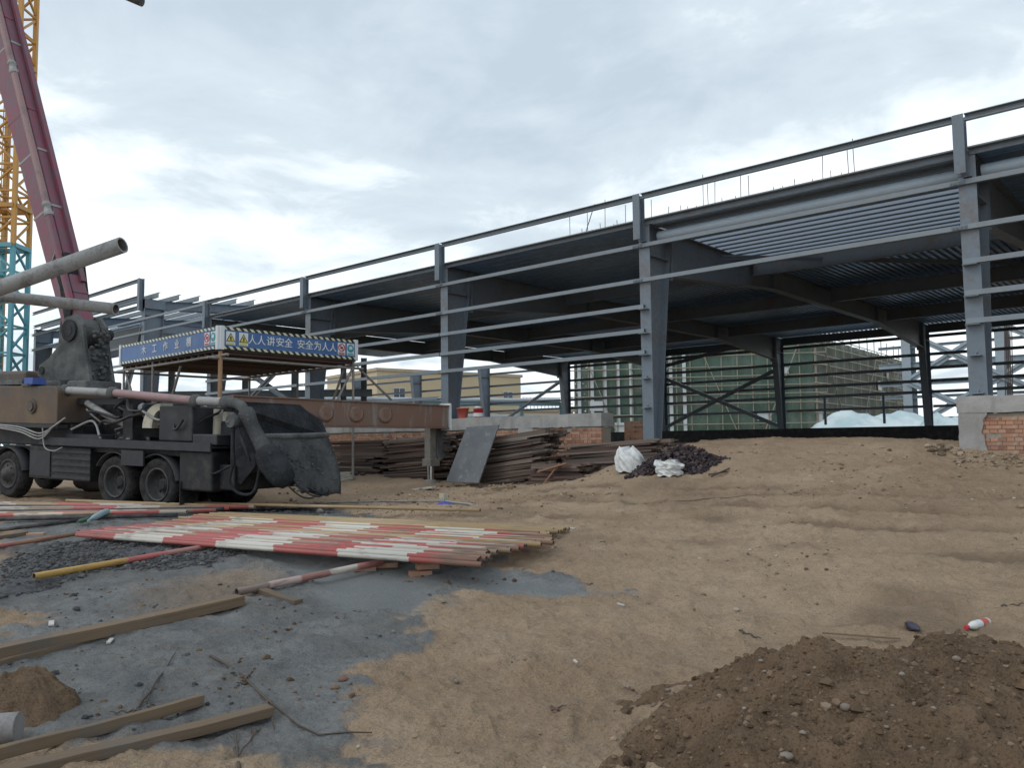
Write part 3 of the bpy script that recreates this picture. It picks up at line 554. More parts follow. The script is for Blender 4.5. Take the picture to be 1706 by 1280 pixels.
for s in range(-2, 5):                             # slab cut away over one front bay so sky light brightens the translucent strip
    m = MB(); m.box(CX(s)+.005, CX(s-1)-.005, D+.1 if s != 1 else 22.3, BACK-.05, DECK+.075, DECK+.17); m.build('slab', 'slab', hall)
m = MB(); m.box(CX(1)+.01, CX(0)-.01, D+.1, D+.8, DECK+.075, DECK+.17); m.build('slab_edge_beam', 'slab', hall)
for s in (1, 0, -1, -2):
    m = MB(); m.tube([(CX(s)+.32, D+.42, 6.60), (CX(s-1)-.02, D+.42, 6.60)], .125, 14); m.build('gutter_pipe', 'fascia', hall)
# starter bars standing on the slab edge
zb = DECK+.17
for k in range(46):
    px = 958+k*10.6+random.uniform(-4, 4); big = random.random() < .24; hgt = random.uniform(.55, .95) if big else random.uniform(.1, .34)
    X = at_y(px, 370, 17.6)[0]; m = MB(); lx = random.uniform(-.015, .015); m.tube([(X, 17.3, zb-.03), (X+lx, 17.3+lx, zb+hgt)], .008, 5); m.build('starter_bar', 'rebar', hall)
m = MB()
for X in (at_y(985, 370, 17.3)[0],): m.tube([(X-.25, 17.3, zb), (X+.12, 17.3, zb+.85)], .012, 5)
m.build('starter_bar', 'rebar', hall)
# back wall: girts, rails, bracing
for s in range(-2, 8):
    x0, x1 = CX(s)+.3, CX(s-1)
    for k in 'ABCDE': girt(x0-.3+.005, x1-.005, H[k], BACK+.08, .14, 'steel')
    girt(x0, x1, 3.05, BACK+.08, .12, 'steel')
    if s in (1, 2, 0):
        for f in (.3, .72): X = x0+(x1-x0)*f; m = MB(); m.bar((X, BACK+.08, 2.3), (X, BACK+.08, 3.7), .11, .08); m.build('door_post', 'steel', hall)
def brace(p, q, wd=.13, parent=hall, mat='steel', name='brace'):
    m = MB(); m.bar(p, q, wd, wd*.7); m.bar(p, q, .02, wd, oz=-wd*.7); return m.build(name, mat, parent)
brace((CX(3)+.3, BACK-.35, 5.25), (CX(2), BACK-.35, 2.35)); brace((CX(3)+.3, BACK-.45, 2.35), (CX(2), BACK-.45, 5.25))
brace((CX(5)+.3, BACK-.35, 2.35), (CX(4), BACK-.35, 5.6)); brace((CX(3)+.3, BACK-.4, 5.9), (CX(2)-2, BACK-.4, 6.7))
brace((CX(4)+.25, D+.6, 2.4), (CX(3), D+.6, 5.9)); brace((CX(4)+.25, D+.75, 5.3), (CX(3), D+.75, 2.4)); 
brace((CX(1)+.4, 20.2, 6.62), (CX(0), 27.8, 6.62), .08)
# back plinth
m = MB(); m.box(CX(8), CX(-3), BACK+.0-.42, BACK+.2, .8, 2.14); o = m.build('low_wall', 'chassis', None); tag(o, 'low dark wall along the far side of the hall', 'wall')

# ------------------------------------------------------------------ brick plinths on the front
BL, BH, BT = .24, .063, .10
_bm = {}
def brick_mesh(w_, h_):
    k = (round(w_, 3), h_)
    if k not in _bm: m = MB(); j = .006; m.hexa([(0, 0, 0), (w_, 0, 0), (w_, BT, 0), (0, BT, 0), (0+j*.3, 0, h_), (w_-j*.3, 0, h_), (w_, BT, h_), (0, BT, h_)]); _bm[k] = m.mesh('brick', 'brick')
    return _bm[k]
def brick_wall(name, label, x0, x1, z0, z1, Y, zones, skip=(), cap=None, thick=.42, pier=None, extra=None):
    t = thing(name, ((x0+x1)/2, Y, z0), label, 'wall'); core = MB(); core.box(x0+.012, x1-.012, Y+.012, Y+thick, z0, z1-.002); core.build('mortar', 'mortar', t)
    stuff = MB(); n = 0; z = z0; row = 0
    while z+BH < z1+.001:
        head = row % 2; L_ = .115 if head else .24; x = x0+(.0 if head else -.06)
        while x < x1:
            a, b = max(x, x0), min(x+L_, x1); x += L_+.011
            if b-a < .03 or any(abs(a-sx) < .12 and abs(z-sz) < .04 for sx, sz in skip): continue
            if pier and pier[0] < (a+b)/2 < pier[1]: continue
            dy = random.uniform(-.006, .004)
            if n < 298 and any(p[0] <= a <= p[1] and p[2] <= z <= p[3] for p in zones):
                n += 1; inst('brick', brick_mesh(b-a, BH), Matrix.Translation((a, Y+dy, z)), t)
            else: stuff.box(a, b, Y+dy, Y+BT, z, z+BH)
        z += BH+.011; row += 1
    if stuff.v: o = stuff.build('bricks', 'brick', t); o['kind'] = 'stuff'
    return t
# right: plinth round the nearest column
Yp = D-.16; xa = at_y(1597, 700, Yp)[0]; ztop = 2.335
xb = at_y(1639, 700, Yp)[0]
rw = brick_wall('brick_plinth', 'orange brick plinth with a grey concrete corner pier under the nearest steel column', xb-.16, CX(-1)-.2, 1.0, 2.02, Yp, [(xb-.1, -2.2, 1.05, 2.0)], skip=((at_y(1667, 690, Yp)[0]-.1, 1.93), (at_y(1656, 721, Yp)[0]-.1, 1.62)))
def rough_block(x0, x1, y0, y1, z0, z1, step=.07, amp=.02, jag=0):
    """cast block with uneven faces and edges"""
    m = MB(); nx = max(2, int((x1-x0)/step)); nz = max(2, int((z1-z0)/step)); ny = max(2, int((y1-y0)/step))
    def face(f, nu, nv):
        vs = [f(i/nu, j/nv) for j in range(nv+1) for i in range(nu+1)]; m.add(vs, [(j*(nu+1)+i, j*(nu+1)+i+1, (j+1)*(nu+1)+i+1, (j+1)*(nu+1)+i) for j in range(nv) for i in range(nu)], True)
    def wob(p):
        x, y, z = p; k = amp*(fbm(np.array([x*1.0+y]), np.array([z]), .35, 3)[0]); j = amp*fbm(np.array([z*1.3+9]), np.array([x+y]), .3, 3)[0]
        return (x+j*(1+jag*(x > x1-.02)), y+k, z+j*.6)
    face(lambda u, v: wob((x0+(x1-x0)*u, y0, z0+(z1-z0)*v)), nx, nz); face(lambda u, v: wob((x1, y0+(y1-y0)*u, z0+(z1-z0)*v)), ny, nz)
    face(lambda u, v: wob((x0, y1+(y0-y1)*u, z0+(z1-z0)*v)), ny, nz); face(lambda u, v: wob((x1+(x0-x1)*u, y1, z0+(z1-z0)*v)), nx, nz); face(lambda u, v: wob((x0+(x1-x0)*u, y0+(y1-y0)*v, z1)), nx, ny)
    return m
rough_block(xa, xb+.02, Yp-.03, Yp+.5, .95, 2.06, amp=.035, jag=3).build('concrete_pier', 'concrete', rw)
rough_block(xa-.02, CX(-1)-.2, Yp-.04, Yp+.52, 2.03, ztop, amp=.03).build('concrete_cap', 'concrete', rw)
# left: long plinth behind the timber
Yq = D-.22; xl, xr = at_y(500, 700, Yq)[0], at_y(1002, 720, Yq)[0]; zones = [(at_y(886, 720, Yq)[0], xr, .9, 1.95), (at_y(652, 720, Yq)[0], at_y(790, 720, Yq)[0], 1.5, 1.95)]
lw = brick_wall('brick_plinth', 'long red brick plinth with a stained concrete cap behind the timber piles', xl, xr, .45, 1.96, Yq, zones, skip=((at_y(712, 712, Yq)[0], 1.88), (at_y(640, 715, Yq)[0], 1.88), (at_y(945, 712, Yq)[0], 1.88), (at_y(900, 712, Yq)[0], 1.88)))
rough_block(xl, xr+.02, Yq-.03, Yq+.5, 1.97, 2.30, amp=.03, step=.11).build('concrete_cap', 'concrete', lw)
for px0, px1 in ((865, 886), (716, 730)):
    a, b = at_y(px0, 720, Yq)[0], at_y(px1, 720, Yq)[0]; rough_block(a, b, Yq-.025, Yq+.1, .5, 1.975, amp=.04, jag=2).build('render_patch', 'concrete', lw)
bx0, bx1 = at_y(1040, 715, 22.5)[0], at_y(1072, 715, 22.5)[0]
brick_wall('brick_pier', 'short bare brick pier standing inside the hall left of the middle column', bx0, bx1, 1.2, 2.25, 22.5, [(bx0-.1, bx1, 1.3, 2.3)], thick=.3)

# ================================================================== FAR LEFT HALL, taller, roof still open
tall = thing('tall_hall', (-38, D, .7), 'taller grey steel hall at the far left with bare roof purlins', 'building')
TX = -37.75
tapered_column(TX, D, 1, .7, 8.45, .5, .95, 'steel', .32, tall)
m = MB(); m.ibeam((TX+.1, D-.1, 7.9), (TX+.1, D-.1, 9.42), .24, .22, up=(0, 1, 0)); m.build('parapet_post', 'steel', tall)
for s in (1, 2): tapered_column(TX-7*s, D, 1, .7, 8.45, .5, .95, 'steel', .32, tall)
for z, yy, ht in ((9.33, D-.1, .16), (8.58, D-.02, .14), (8.07, D-.1, .12), (7.2, D-.1, .12)): 
    for s in (0, 1): m = MB(); m.cbeam((TX-7*(s+1)+.1, yy, z), (TX-7*s+.08, yy, z), ht, .1, .014, 1); m.build('girt', 'girt_steel', tall)
def tall_rafter(X, dep=.55):
    m = MB(); xc = X+.16; y0, y1 = D+.95, D+11.5
    for z0, z1, wd in ((8.02, 8.04, .13), (8.43, 8.45, .13), (8.04, 8.43, .008)):
        dz = .062*(y1-y0); m.hexa([(xc-wd, y0, z0), (xc+wd, y0, z0), (xc+wd, y1, z0+dz+.1), (xc-wd, y1, z0+dz+.1), (xc-wd, y0, z1), (xc+wd, y0, z1), (xc+wd, y1, z1+dz), (xc-wd, y1, z1+dz)])
    m.build('rafter', 'steel', tall)
for s in range(3): tall_rafter(TX-7*s)
m = MB(); m.box(TX-.02, TX+.34, D, D+.97, 8.02, 8.46); m.build('haunch', 'steel', tall)
for k in range(11):
    y = D+.35+k*.98; z = 8.47+.062*max(0, y-D-.95); m = MB(); m.bar((TX+.95, y, z+.12), (TX-14, y, z+.12), .016, .24); m.bar((TX+.95, y+.05, z+.245), (TX-14, y+.05, z+.245), .11, .012); m.bar((TX+.95, y-.05, z+.006), (TX-14, y-.05, z+.006), .11, .012); m.build('purlin', 'girt_steel', tall)
m = MB(); m.ibeam((TX-.0, D+1, 7.2), (TX, BACK-14, 7.2), .5, .2); m.build('tie_beam', 'steel', tall)
for a, b in (((TX-.3, D+.3, 7.6), (TX-2.4, D+.3, 3.9)), ((TX-6.6, D+.3, 6.8), (TX-2.6, D+.3, 3.9))): brace(a, b, .22, tall)
m = MB(); m.box(TX-14, TX-.4, D+.4, D+9, 7.44, 7.52); m.build('deck_sheet', 'deck', tall)
m = MB(); m.box(-31.9, TX+.4, D+1.2, D+14, 6.72, 6.82); m.build('deck_sheet', 'deck', tall)
for s in (0, 1): 
    for y in (D+1.2, D+7): m = MB(); m.ibeam((TX-7*s-7, y, 6.5), (TX-7*s+(6 if s == 0 else 0), y, 6.5), .45, .2); m.build('deck_beam', 'steel', tall)
for px in (285, 360, 408, 490, 535, 572, 606): 
    p = at_d(px, 700, 47); m = MB(); m.ibeam((p[0], p[1], .8), (p[0], p[1], 6.6), .34, .3, .024, .016, up=(.6, .8, 0)); m.build('column', 'steel', tall)
m = MB(); P0, P1 = at_d(160, 652, 47), at_d(620, 652, 47)
for z in (4.55, 3.35): 
    m = MB(); m.ibeam((P0[0], P0[1], z), (P1[0], P1[1], z), .42, .22, .03, .02); m.build('tie_beam', 'steel', tall)

# ================================================================== BEYOND THE HALL
def windowed_block(name, label, P, Q, depth, z0, z1, mat, rows, cols, wsz=(1.4, 1.5), edge='roof_edge'):
    """a block whose front runs from P to Q (ground points); windows are real insets"""
    P, Q = A3(*P[:2], 0), A3(*Q[:2], 0); d = nrm(Q-P); n = A3(-d[1], d[0], 0); L_ = np.linalg.norm(Q-P); t = thing(name, (*(P+Q)[:2]/2, z0), label, 'building')
    m = MB(); c = [P, Q, Q+n*depth, P+n*depth]; m.hexa([p+A3(0, 0, z0) for p in c]+[p+A3(0, 0, z1) for p in c]); m.build('wall', mat, t)
    m = MB(); c = [P-d*.2-n*.2, Q+d*.2-n*.2, Q+d*.2+n*(depth+.2), P-d*.2+n*(depth+.2)]; m.hexa([p+A3(0, 0, z1+.003) for p in c]+[p+A3(0, 0, z1+.35) for p in c]); m.build('parapet', edge, t)
    for z in rows:
        for f in cols:
            o = P+d*(f*L_)-n*.05; a = o-d*wsz[0]/2; b = o+d*wsz[0]/2; m = MB()
            for u0, u1, v0, v1 in ((0, 1, 0, .08), (0, 1, .92, 1), (0, .06, .08, .92), (.94, 1, .08, .92), (.48, .52, .08, .92)):
                p, q_ = a+(b-a)*u0, a+(b-a)*u1; m.hexa([(*p[:2], z+v0*wsz[1]), (*q_[:2], z+v0*wsz[1]), (*(q_+n*.12)[:2], z+v0*wsz[1]), (*(p+n*.12)[:2], z+v0*wsz[1]), (*p[:2], z+v1*wsz[1]), (*q_[:2], z+v1*wsz[1]), (*(q_+n*.12)[:2], z+v1*wsz[1]), (*(p+n*.12)[:2], z+v1*wsz[1])])
            w_ = m.build('window', 'window_frame', t); p, q_ = a+n*.03, b+n*.03; m = MB(); m.hexa([(*p[:2], z+.1), (*q_[:2], z+.1), (*(q_+n*.04)[:2], z+.1), (*(p+n*.04)[:2], z+.1), (*p[:2], z+wsz[1]-.1), (*q_[:2], z+wsz[1]-.1), (*(q_+n*.04)[:2], z+wsz[1]-.1), (*(p+n*.04)[:2], z+wsz[1]-.1)]); m.build('pane', 'glass', w_)
    return t
windowed_block('yellow_building', 'plain ochre yellow building seen under the deck behind the hall', at_d(628, 690, 92), at_d(868, 690, 104), 14, .5, 9.9, 'wall_yellow', (3.2, 6.4), (.14, .5, .9), (1.6, 1.7))
windowed_block('yellow_annex', 'low yellow annex with a railing on its flat roof', at_d(870, 690, 96), at_d(955, 690, 99), 10, .5, 5.2, 'wall_yellow', (2.6,), (.3, .7), (1.4, 1.4))
windowed_block('white_building', 'white flat roofed building behind the tall hall left of the shed pole', at_d(150, 690, 85), at_d(330, 690, 88), 12, .5, 6.1, 'wall_white', (2.4,), (.2, .45, .7), (1.6, 1.4), 'wall_pale')
windowed_block('white_building', 'white building with pale upper wall behind the middle of the shed', at_d(375, 690, 84), at_d(530, 690, 90), 12, .5, 7.0, 'wall_white', (2.8,), (.15, .5, .8), (1.6, 1.4), 'wall_pale')
windowed_block('white_building', 'narrow white building between the shed sign end and the yellow building', at_d(545, 690, 100), at_d(622, 690, 102), 12, .5, 8.1, 'wall_pale', (2.8, 5.2), (.3, .7), (1.4, 1.4), 'wall_white')
# railing on the annex roof
rl = thing('roof_railing', at_d(900, 690, 98)*A3(1, 1, 0)+A3(0, 0, 5.55), 'thin metal railing along the low yellow roof', 'railing')
for k in range(14): p = at_d(872+k*6, 690, 96+k*.2); m = MB(); m.tube([(p[0], p[1], 5.5), (p[0], p[1], 6.9)], .04, 5); m.build('baluster', 'steel_far', rl)
p, q = at_d(870, 690, 96), at_d(955, 690, 99)
for z in (6.9, 6.2): m = MB(); m.tube([(p[0], p[1], z), (q[0], q[1], z)], .04, 5); m.build('rail', 'steel_far', rl)
# pipe rack
rk = thing('pipe_rack', (*at_d(600, 690, 60)[:2], .6), 'teal steel pipe rack carrying pale pipes behind the hall', 'pipe rack')
ra, rb = at_d(150, 690, 58), at_d(935, 690, 70)
for k in range(11):
    p = ra+(rb-ra)*k/10; m = MB(); m.ibeam((p[0], p[1], .5), (p[0], p[1], 4.9), .3, .3, .03, .02, up=(.6, .8, 0)); m.build('post', 'rack_teal', rk)
for z, r_ in ((2.35, 0), (3.35, 0), (4.85, 0)): m = MB(); m.ibeam((ra[0], ra[1], z), (rb[0], rb[1], z), .34, .22, .03, .02); m.build('beam', 'rack_teal', rk)
for z, o_, r_ in ((2.75, .5, .24), (2.75, 1.2, .2), (3.8, .4, .2), (5.2, .6, .17)):
    m = MB(); n_ = A3(.77, -.64, 0); m.tube([(*(ra+n_*-o_)[:2], z), (*(rb+n_*-o_)[:2], z)], r_, 10); m.build('pipe', 'rack_pipe', rk)
# building wrapped in green netting
ns = thing('netted_building', (*at_d(1200, 715, 66)[:2], .8), 'block under construction wrapped in green netting and tube scaffolding', 'building')
NA, NB, NC = at_d(958, 715, 66), at_d(1362, 715, 62), at_d(1512, 715, 84)
def net_face(P, Q, mat, nv, nh, z1, seed):
    r = random.Random(seed); P, Q = A3(*P[:2], 0), A3(*Q[:2], 0); d = nrm(Q-P); n = A3(d[1], -d[0], 0); L_ = np.linalg.norm(Q-P)
    nx, nz = 60, 26; vs = []; zz = np.linspace(1.2, z1, nz+1)
    for j in range(nz+1):
        for i in range(nx+1):
            u = i/nx; b = .25*abs(math.sin(math.pi*u*nv))*(.5+r.random()*.3)*abs(math.sin(math.pi*j/nz*nh/2)); p = P+d*L_*u-n*(.1+b); vs.append((p[0], p[1], zz[j]))
    m = MB(); m.add(vs, [(j*(nx+1)+i, j*(nx+1)+i+1, (j+1)*(nx+1)+i+1, (j+1)*(nx+1)+i) for j in range(nz) for i in range(nx)], True); m.build('netting', mat, ns)
    for k in range(nv+1):
        p = P+d*L_*k/nv+n*.06; m = MB(); m.tube([(p[0], p[1], .9), (p[0]+r.uniform(-.1, .1), p[1], z1+1.2)], .045, 5); m.build('standard', 'scaffold_tube', ns)
    for k in range(nh+1):
        z = 1.4+k*(z1-1.4)/nh+r.uniform(-.06, .06); a, b = P+n*.16-d*.8, Q+n*.16+d*.8; m = MB(); m.tube([(a[0], a[1], z), (b[0], b[1], z+r.uniform(-.08, .08))], .042, 5); m.build('ledger', 'scaffold_tube', ns)
    for k in range(max(2, nv//4)):
        a, b = P+d*L_*(k+.1)/(nv//4)+n*.24, P+d*L_*(k+.8)/(nv//4)+n*.24; z0, z9 = (1.4, z1) if k % 2 else (z1, 1.4); m = MB(); m.tube([(a[0], a[1], z0), (b[0], b[1], z9)], .045, 5); m.build('brace', 'scaffold_tube', ns)
    r2_ = random.Random(seed+3)
    for k in range(6):
        u = r2_.random(); z = r2_.uniform(2, z1-1.5); p = P+d*L_*u+n*.02; m = MB(); m.bar((p[0], p[1], z), (*(p+d*r2_.uniform(.6, 1.4))[:2], z), .05, r2_.uniform(.4, .9)); m.build('pale_panel', 'wall_pale', ns)
net_face(NA, NB, 'net_green', 16, 11, 9.6, 1); net_face(NB, NC, 'net_grey', 12, 11, 9.6, 2)
c = [NA, NB, NC, NC+(NA-NB)]; ce = sum(c)/4; c = [ce+(p-ce)*.93 for p in c]; m = MB(); m.hexa([(p[0], p[1], .5) for p in c]+[(p[0], p[1], 9.4) for p in c]); m.build('wall', 'net_shell', ns)
d_ = nrm(NB-NA); nn_ = A3(d_[1], -d_[0], 0)
for k in range(9):                                  # open slab edges and column strips behind the net at the left end
    p = NA+d_*(.4+k*1.05)-nn_*.02; m = MB(); m.bar((p[0], p[1], 2.2), (p[0], p[1], 9.3), .28, .05, up=nn_); m.build('pale_strip', 'wall_pale', ns)
# far steel frame to the right
ff = thing('far_steel_frame', (*at_d(1600, 690, 60)[:2], .8), 'pale steel wall frame with crossed braces far beyond the nearest column', 'steel frame')
FA, FB = at_d(1518, 690, 56), at_d(1676, 690, 52); fd = (FB-FA)*A3(1, 1, 0)
for k in range(3):
    p = FA+fd*k; m = MB(); m.ibeam((p[0], p[1], .9), (p[0], p[1], 10.2), .75, .62, .05, .04, up=(.2, .97, 0)); m.build('column', 'steel_far', ff)
for z in (2.9, 4.4, 5.3, 6.6, 7.9, 9.4):
    a, b = FA-fd*.35, FA+fd*2.05; m = MB(); m.cbeam((a[0], a[1], z), (b[0], b[1], z), .2 if z != 6.6 else .4, .16, .03, 1); m.build('girt', 'steel_far', ff)
for k in range(2):
    a, b = FA+fd*k, FA+fd*(k+1)
    for z0, z1 in ((2.4, 5.6), (5.6, 9.0)):
        brace((a[0], a[1]-.4, z0), (b[0], b[1]-.4, z1), .26, ff, 'steel_far'); brace((a[0], a[1]-.6, z1), (b[0], b[1]-.6, z0), .26, ff, 'steel_far')
for k in range(5): p = at_d(1668+k*3, 600, 50); m = MB(); m.tube([(p[0], p[1], .8), (p[0]+.3, p[1], 9)], .03, 4); m.build('hanging_rod', 'rebar', ff)
# tarpaulin covered heap
def tarp_heap(px0, px1, py, dist, hgt, label):
    a, b = at_d(px0, py, dist), at_d(px1, py, dist); d = (b-a)*A3(1, 1, 0); L_ = np.linalg.norm(d); d = nrm(d); n = A3(-d[1], d[0], 0); m = MB(); nx, ny = 50, 24; vs = []
    for j in range(ny+1):
        for i in range(nx+1):
            u, v = i/nx, j/ny*2-1; e_ = min(1, 6*min(u, 1-u)*.55)**.7; ridge = max(0, 1-abs(v))**.65; h = hgt*e_*ridge*(1+.12*math.sin(u*9)) + .06*math.sin(u*60+v*4)*(1-abs(v)) + .05*math.sin(u*23+v*17)
            p = a+d*L_*u+n*v*3.2; vs.append((p[0], p[1], 1.15+max(h, 0)))
    m.add(vs, [(j*(nx+1)+i, j*(nx+1)+i+1, (j+1)*(nx+1)+i+1, (j+1)*(nx+1)+i) for j in range(ny) for i in range(nx)], True); o = m.build('tarpaulin', 'tarp'); tag(o, label, 'tarpaulin')
tarp_heap(1325, 1590, 712, 50, 2.15, 'pale blue tarpaulin draped over a heap behind the far low wall'); tarp_heap(1520, 1650, 712, 47, 1.8, 'smaller blue tarpaulin heap just left of the nearest concrete pier')

# ------------------------------------------------------------------ tower crane mast
def crane():
    c = at_d(4, 700, 42); t = thing('tower_crane', (c[0], c[1], .5), 'lattice tower crane mast, orange above and light blue below, behind the red boom', 'crane')
    ax = nrm(CR*A3(1, 1, 0)); ay = A3(-ax[1], ax[0], 0); h = .68; cs = [c*A3(1, 1, 0)+ax*i*h+ay*j*h for i, j in ((-1, -1), (1, -1), (1, 1), (-1, 1))]; zsplit = 12.1
    for p in cs:
        for z0, z1, mt in ((.5, zsplit-.01, 'crane_blue'), (zsplit+.01, 29, 'crane_yellow')):
            m = MB(); m.bar((p[0], p[1], z0), (p[0], p[1], z1), .2, .2, up=ax); m.build('leg', mt, t)
    z = .8; k = 0
    while z < 28:
        mt = 'crane_blue' if z+1.0 < zsplit else 'crane_yellow'
        for i in range(4):
            a, b = cs[i], cs[(i+1) % 4]; m = MB(); m.bar((a[0], a[1], z), (b[0], b[1], z), .1, .1); m.build('strut', mt, t)
            if k % 2: a, b = b, a
            m = MB(); m.bar((a[0], a[1], z+.1), (b[0], b[1], z+1.35), .11, .09); m.build('diagonal', mt, t)
        z += 1.42; k += 1
    for z in (zsplit, 14.2, 22):
        m = MB(); 
        for i in range(4): a, b = cs[i], cs[(i+1) % 4]; m.bar((a[0], a[1], z), (b[0], b[1], z), .3, .22)
        m.build('collar', 'crane_blue' if z == zsplit else 'crane_yellow', t)
    m = MB()
    for k in range(60): zz = 1+k*.45; p = c*A3(1, 1, 0)-ay*.2-ax*.15; m.bar((*(p-ax*.2)[:2], zz), (*(p+ax*.2)[:2], zz), .03, .03)
    m.tube([(*(p-ax*.2)[:2], .5), (*(p-ax*.2)[:2], 28.5)], .025, 5); m.tube([(*(p+ax*.2)[:2], .5), (*(p+ax*.2)[:2], 28.5)], .025, 5); m.build('ladder', 'crane_yellow', t)
crane()

# ================================================================== CONCRETE PUMP TRUCK
def truck():
    F3 = nrm(A3(-.970, -.242, 0)); S3 = nrm(A3(.242, -.970, 0)); O = A3(-15.755, 7.336, 0)-1.1*S3; TL = .036
    def W(u, v, z): p = O+F3*u+S3*v; return A3(p[0], p[1], z+TL*u)     # forward, towards the camera, up; nose slightly uphill
    WF = [W]
    class TB(MB):
        def add(s, vs, fs, smooth=False): return MB.add(s, [WF[0](*q) for q in vs], fs, smooth)
    t = thing('concrete_pump_truck', W(1.5, 0, .33), 'grimy concrete pump truck with a dark red boom and a cement caked hopper', 'truck')
    B = lambda nm, mb, mt, p=t, bv=0: mb.build(nm, mt, p, bv)
    # wheels
    def wheel(u, v, out, r=.52):
        c = (u, v, .33+r); wd = .30; m = TB(); o = out
        prof = [(0, .30), (0, .345), (.03*o, .44), (.02*o, .485), (-.03*o, r-.008), (-.06*o, r), (-wd*o+.05*o, r), (-wd*o, .46), (-wd*o, .3)]
        def lathe(mb, pr, n=32):
            vs = []; fs = []
            for dv_, rr in pr:
                for k in range(n): a = 2*math.pi*k/n; vs.append((c[0]+rr*math.cos(a), c[1]+dv_, c[2]+rr*math.sin(a)))
            for i in range(len(pr)-1):
                for k in range(n): fs.append((i*n+k, i*n+(k+1) % n, (i+1)*n+(k+1) % n, (i+1)*n+k))
            return mb.add(vs, fs, True)
        wh = B('wheel', lathe(m, prof), 'rubber')
        m = TB()
        for k in range(30):
            a = 2*math.pi*k/30
            for sg in (-.2, .2): m.hexa([(c[0]+(r+e_)*math.cos(a+b_+sg*.15), c[1]-o*(.1 if sg < 0 else .2)+w_, c[2]+(r+e_)*math.sin(a+b_+sg*.15)) for e_ in (-.01, .012) for b_, w_ in ((-.05, -.045), (.05, -.045), (.05, .045), (-.05, .045))])
        B('tread', m, 'rubber', wh)
        m = TB(); lathe(m, [(-.012*o, .322), (.012*o, .33), (.015*o, .30), (-.02*o, .285), (-.15*o, .27), (-.19*o, .17), (-.17*o, .13), (-.12*o, .11), (-.11*o, .09), (-.11*o, .001)] if u < 2 else [(-.012*o, .322), (.012*o, .33), (.015*o, .30), (-.02*o, .285), (.02*o, .2), (.03*o, .15), (.09*o, .13), (.1*o, .001)]); B('rim', m, 'rim', wh)
        m = TB()
        for k in range(8): a = 2*math.pi*k/8; m.hexa([(c[0]+.19*math.cos(a)+x*.018, c[1]-(.175 if u < 2 else -.02)*o+y*.02*o, c[2]+.19*math.sin(a)+z*.018) for z in (-1, 1) for x, y in ((-1, -1), (1, -1), (1, 1), (-1, 1))])
        B('wheel_nuts', m, 'rim', wh)['kind'] = 'stuff'
    for u in (0, 1.25): wheel(u, 1.1, 1); wheel(u, .74, 1); wheel(u, -1.1, -1); wheel(u, -.74, -1)
    for u in (4.85, 6.6): wheel(u, 1.1, 1); wheel(u, -1.1, -1)
    for u in (0, 1.25, 4.85, 6.6): m = TB(); m.tube([(u, -1.0, .85), (u, 1.0, .85)], .09, 8); B('axle', m, 'chassis')
    # fenders
    for u, sp in ((0, (10, 120)), (1.25, (40, 150)), (4.85, (15, 170))):
        m = TB(); n = 10; vs = []; fs = []
        for k in range(n+1):
            a = R(180-sp[0]-(sp[1]-sp[0])*k/n) if u < 4 else R(sp[0]+(sp[1]-sp[0])*k/n)
            for v in (.82, 1.16): 
                for rr in (.585, .60): vs.append((u+rr*math.cos(a), v, .85+rr*math.sin(a)))
        for k in range(n): b = k*4; fs += [(b, b+2, b+6, b+4), (b+1, b+5, b+7, b+3), (b+2, b+3, b+7, b+6), (b, b+4, b+5, b+1)]
        m.add(vs, fs, True); B('fender', m, 'chassis_top')
    # frame and deck
    for v in (-.45, .45): m = TB(); m.box(-1.5, 7.6, v-.06, v+.06, 1.12, 1.42); B('chassis_rail', m, 'chassis')
    m = TB(); m.box(-1.55, 3.6, -1.2, 1.2, 1.60, 1.64); m.box(-1.55, 3.6, 1.17, 1.21, 1.54, 1.70); m.box(-1.55, 3.6, -1.21, -1.17, 1.54, 1.70); B('deck_plate', m, 'chassis_top')
    m = TB(); m.box(-1.5, -.62, .1, 1.12, .78, 1.54); B('side_tank', m, 'chassis', t, .04)
    m = TB(); m.box(-1.3, 3.5, -1.0, 1.0, 1.42, 1.598); B('subframe', m, 'chassis')
    m = TB(); m.box(2.05, 4.1, -.1, 1.1, .8, 1.5); B('tool_locker', m, 'chassis', t, .02)
    for k in range(5): m = TB(); m.box(2.0, 3.25, 1.105, 1.13, .84+k*.135, .90+k*.135); B('locker_slat', m, 'chassis_top')
    m = TB(); m.box(3.35, 4.05, 1.105, 1.12, .86, 1.4); B('locker_door', m, 'chassis_top')
    m = TB(); m.tube([(2.6, .2, .75), (3.6, .2, .75)], .22, 14); B('air_tank', m, 'chassis')
    # water tank and cab side at the front
    def round_box(u0, u1, v0, v1, z0, z1, r, n=5):
        m = TB(); loop = []
        for cu, cz, a0 in ((u0+r, z0+r*.4, 180), (u1-r, z0+r*.4, 270), (u1-r, z1-r, 0), (u0+r, z1-r, 90)):
            for k in range(n+1): a = R(a0+90*k/n); rr = r if a0 in (0, 90) else r*.4; loop.append((cu+(r if a0 in (0, 90) else r)*math.cos(a), cz+rr*math.sin(a)))
        vs = [(u, v0, z) for u, z in loop]+[(u, v1, z) for u, z in loop]; k = len(loop); m.add(vs, [tuple(range(k)), tuple(range(2*k-1, k-1, -1))]+[(i, k+i, k+(i+1) % k, (i+1) % k) for i in range(k)]); return m
    B('water_tank', round_box(3.0, 7.4, -.2, 1.22, 1.98, 2.80, .14), 'tank', t, .03)
    m = TB(); m.tube([(3.85, 1.2, 2.36), (3.85, 1.26, 2.36)], .16, 16, rad=[.17, .15]); m.tube([(3.85, 1.26, 2.36), (3.85, 1.29, 2.36)], .10, 14); B('tank_hatch', m, 'tank')
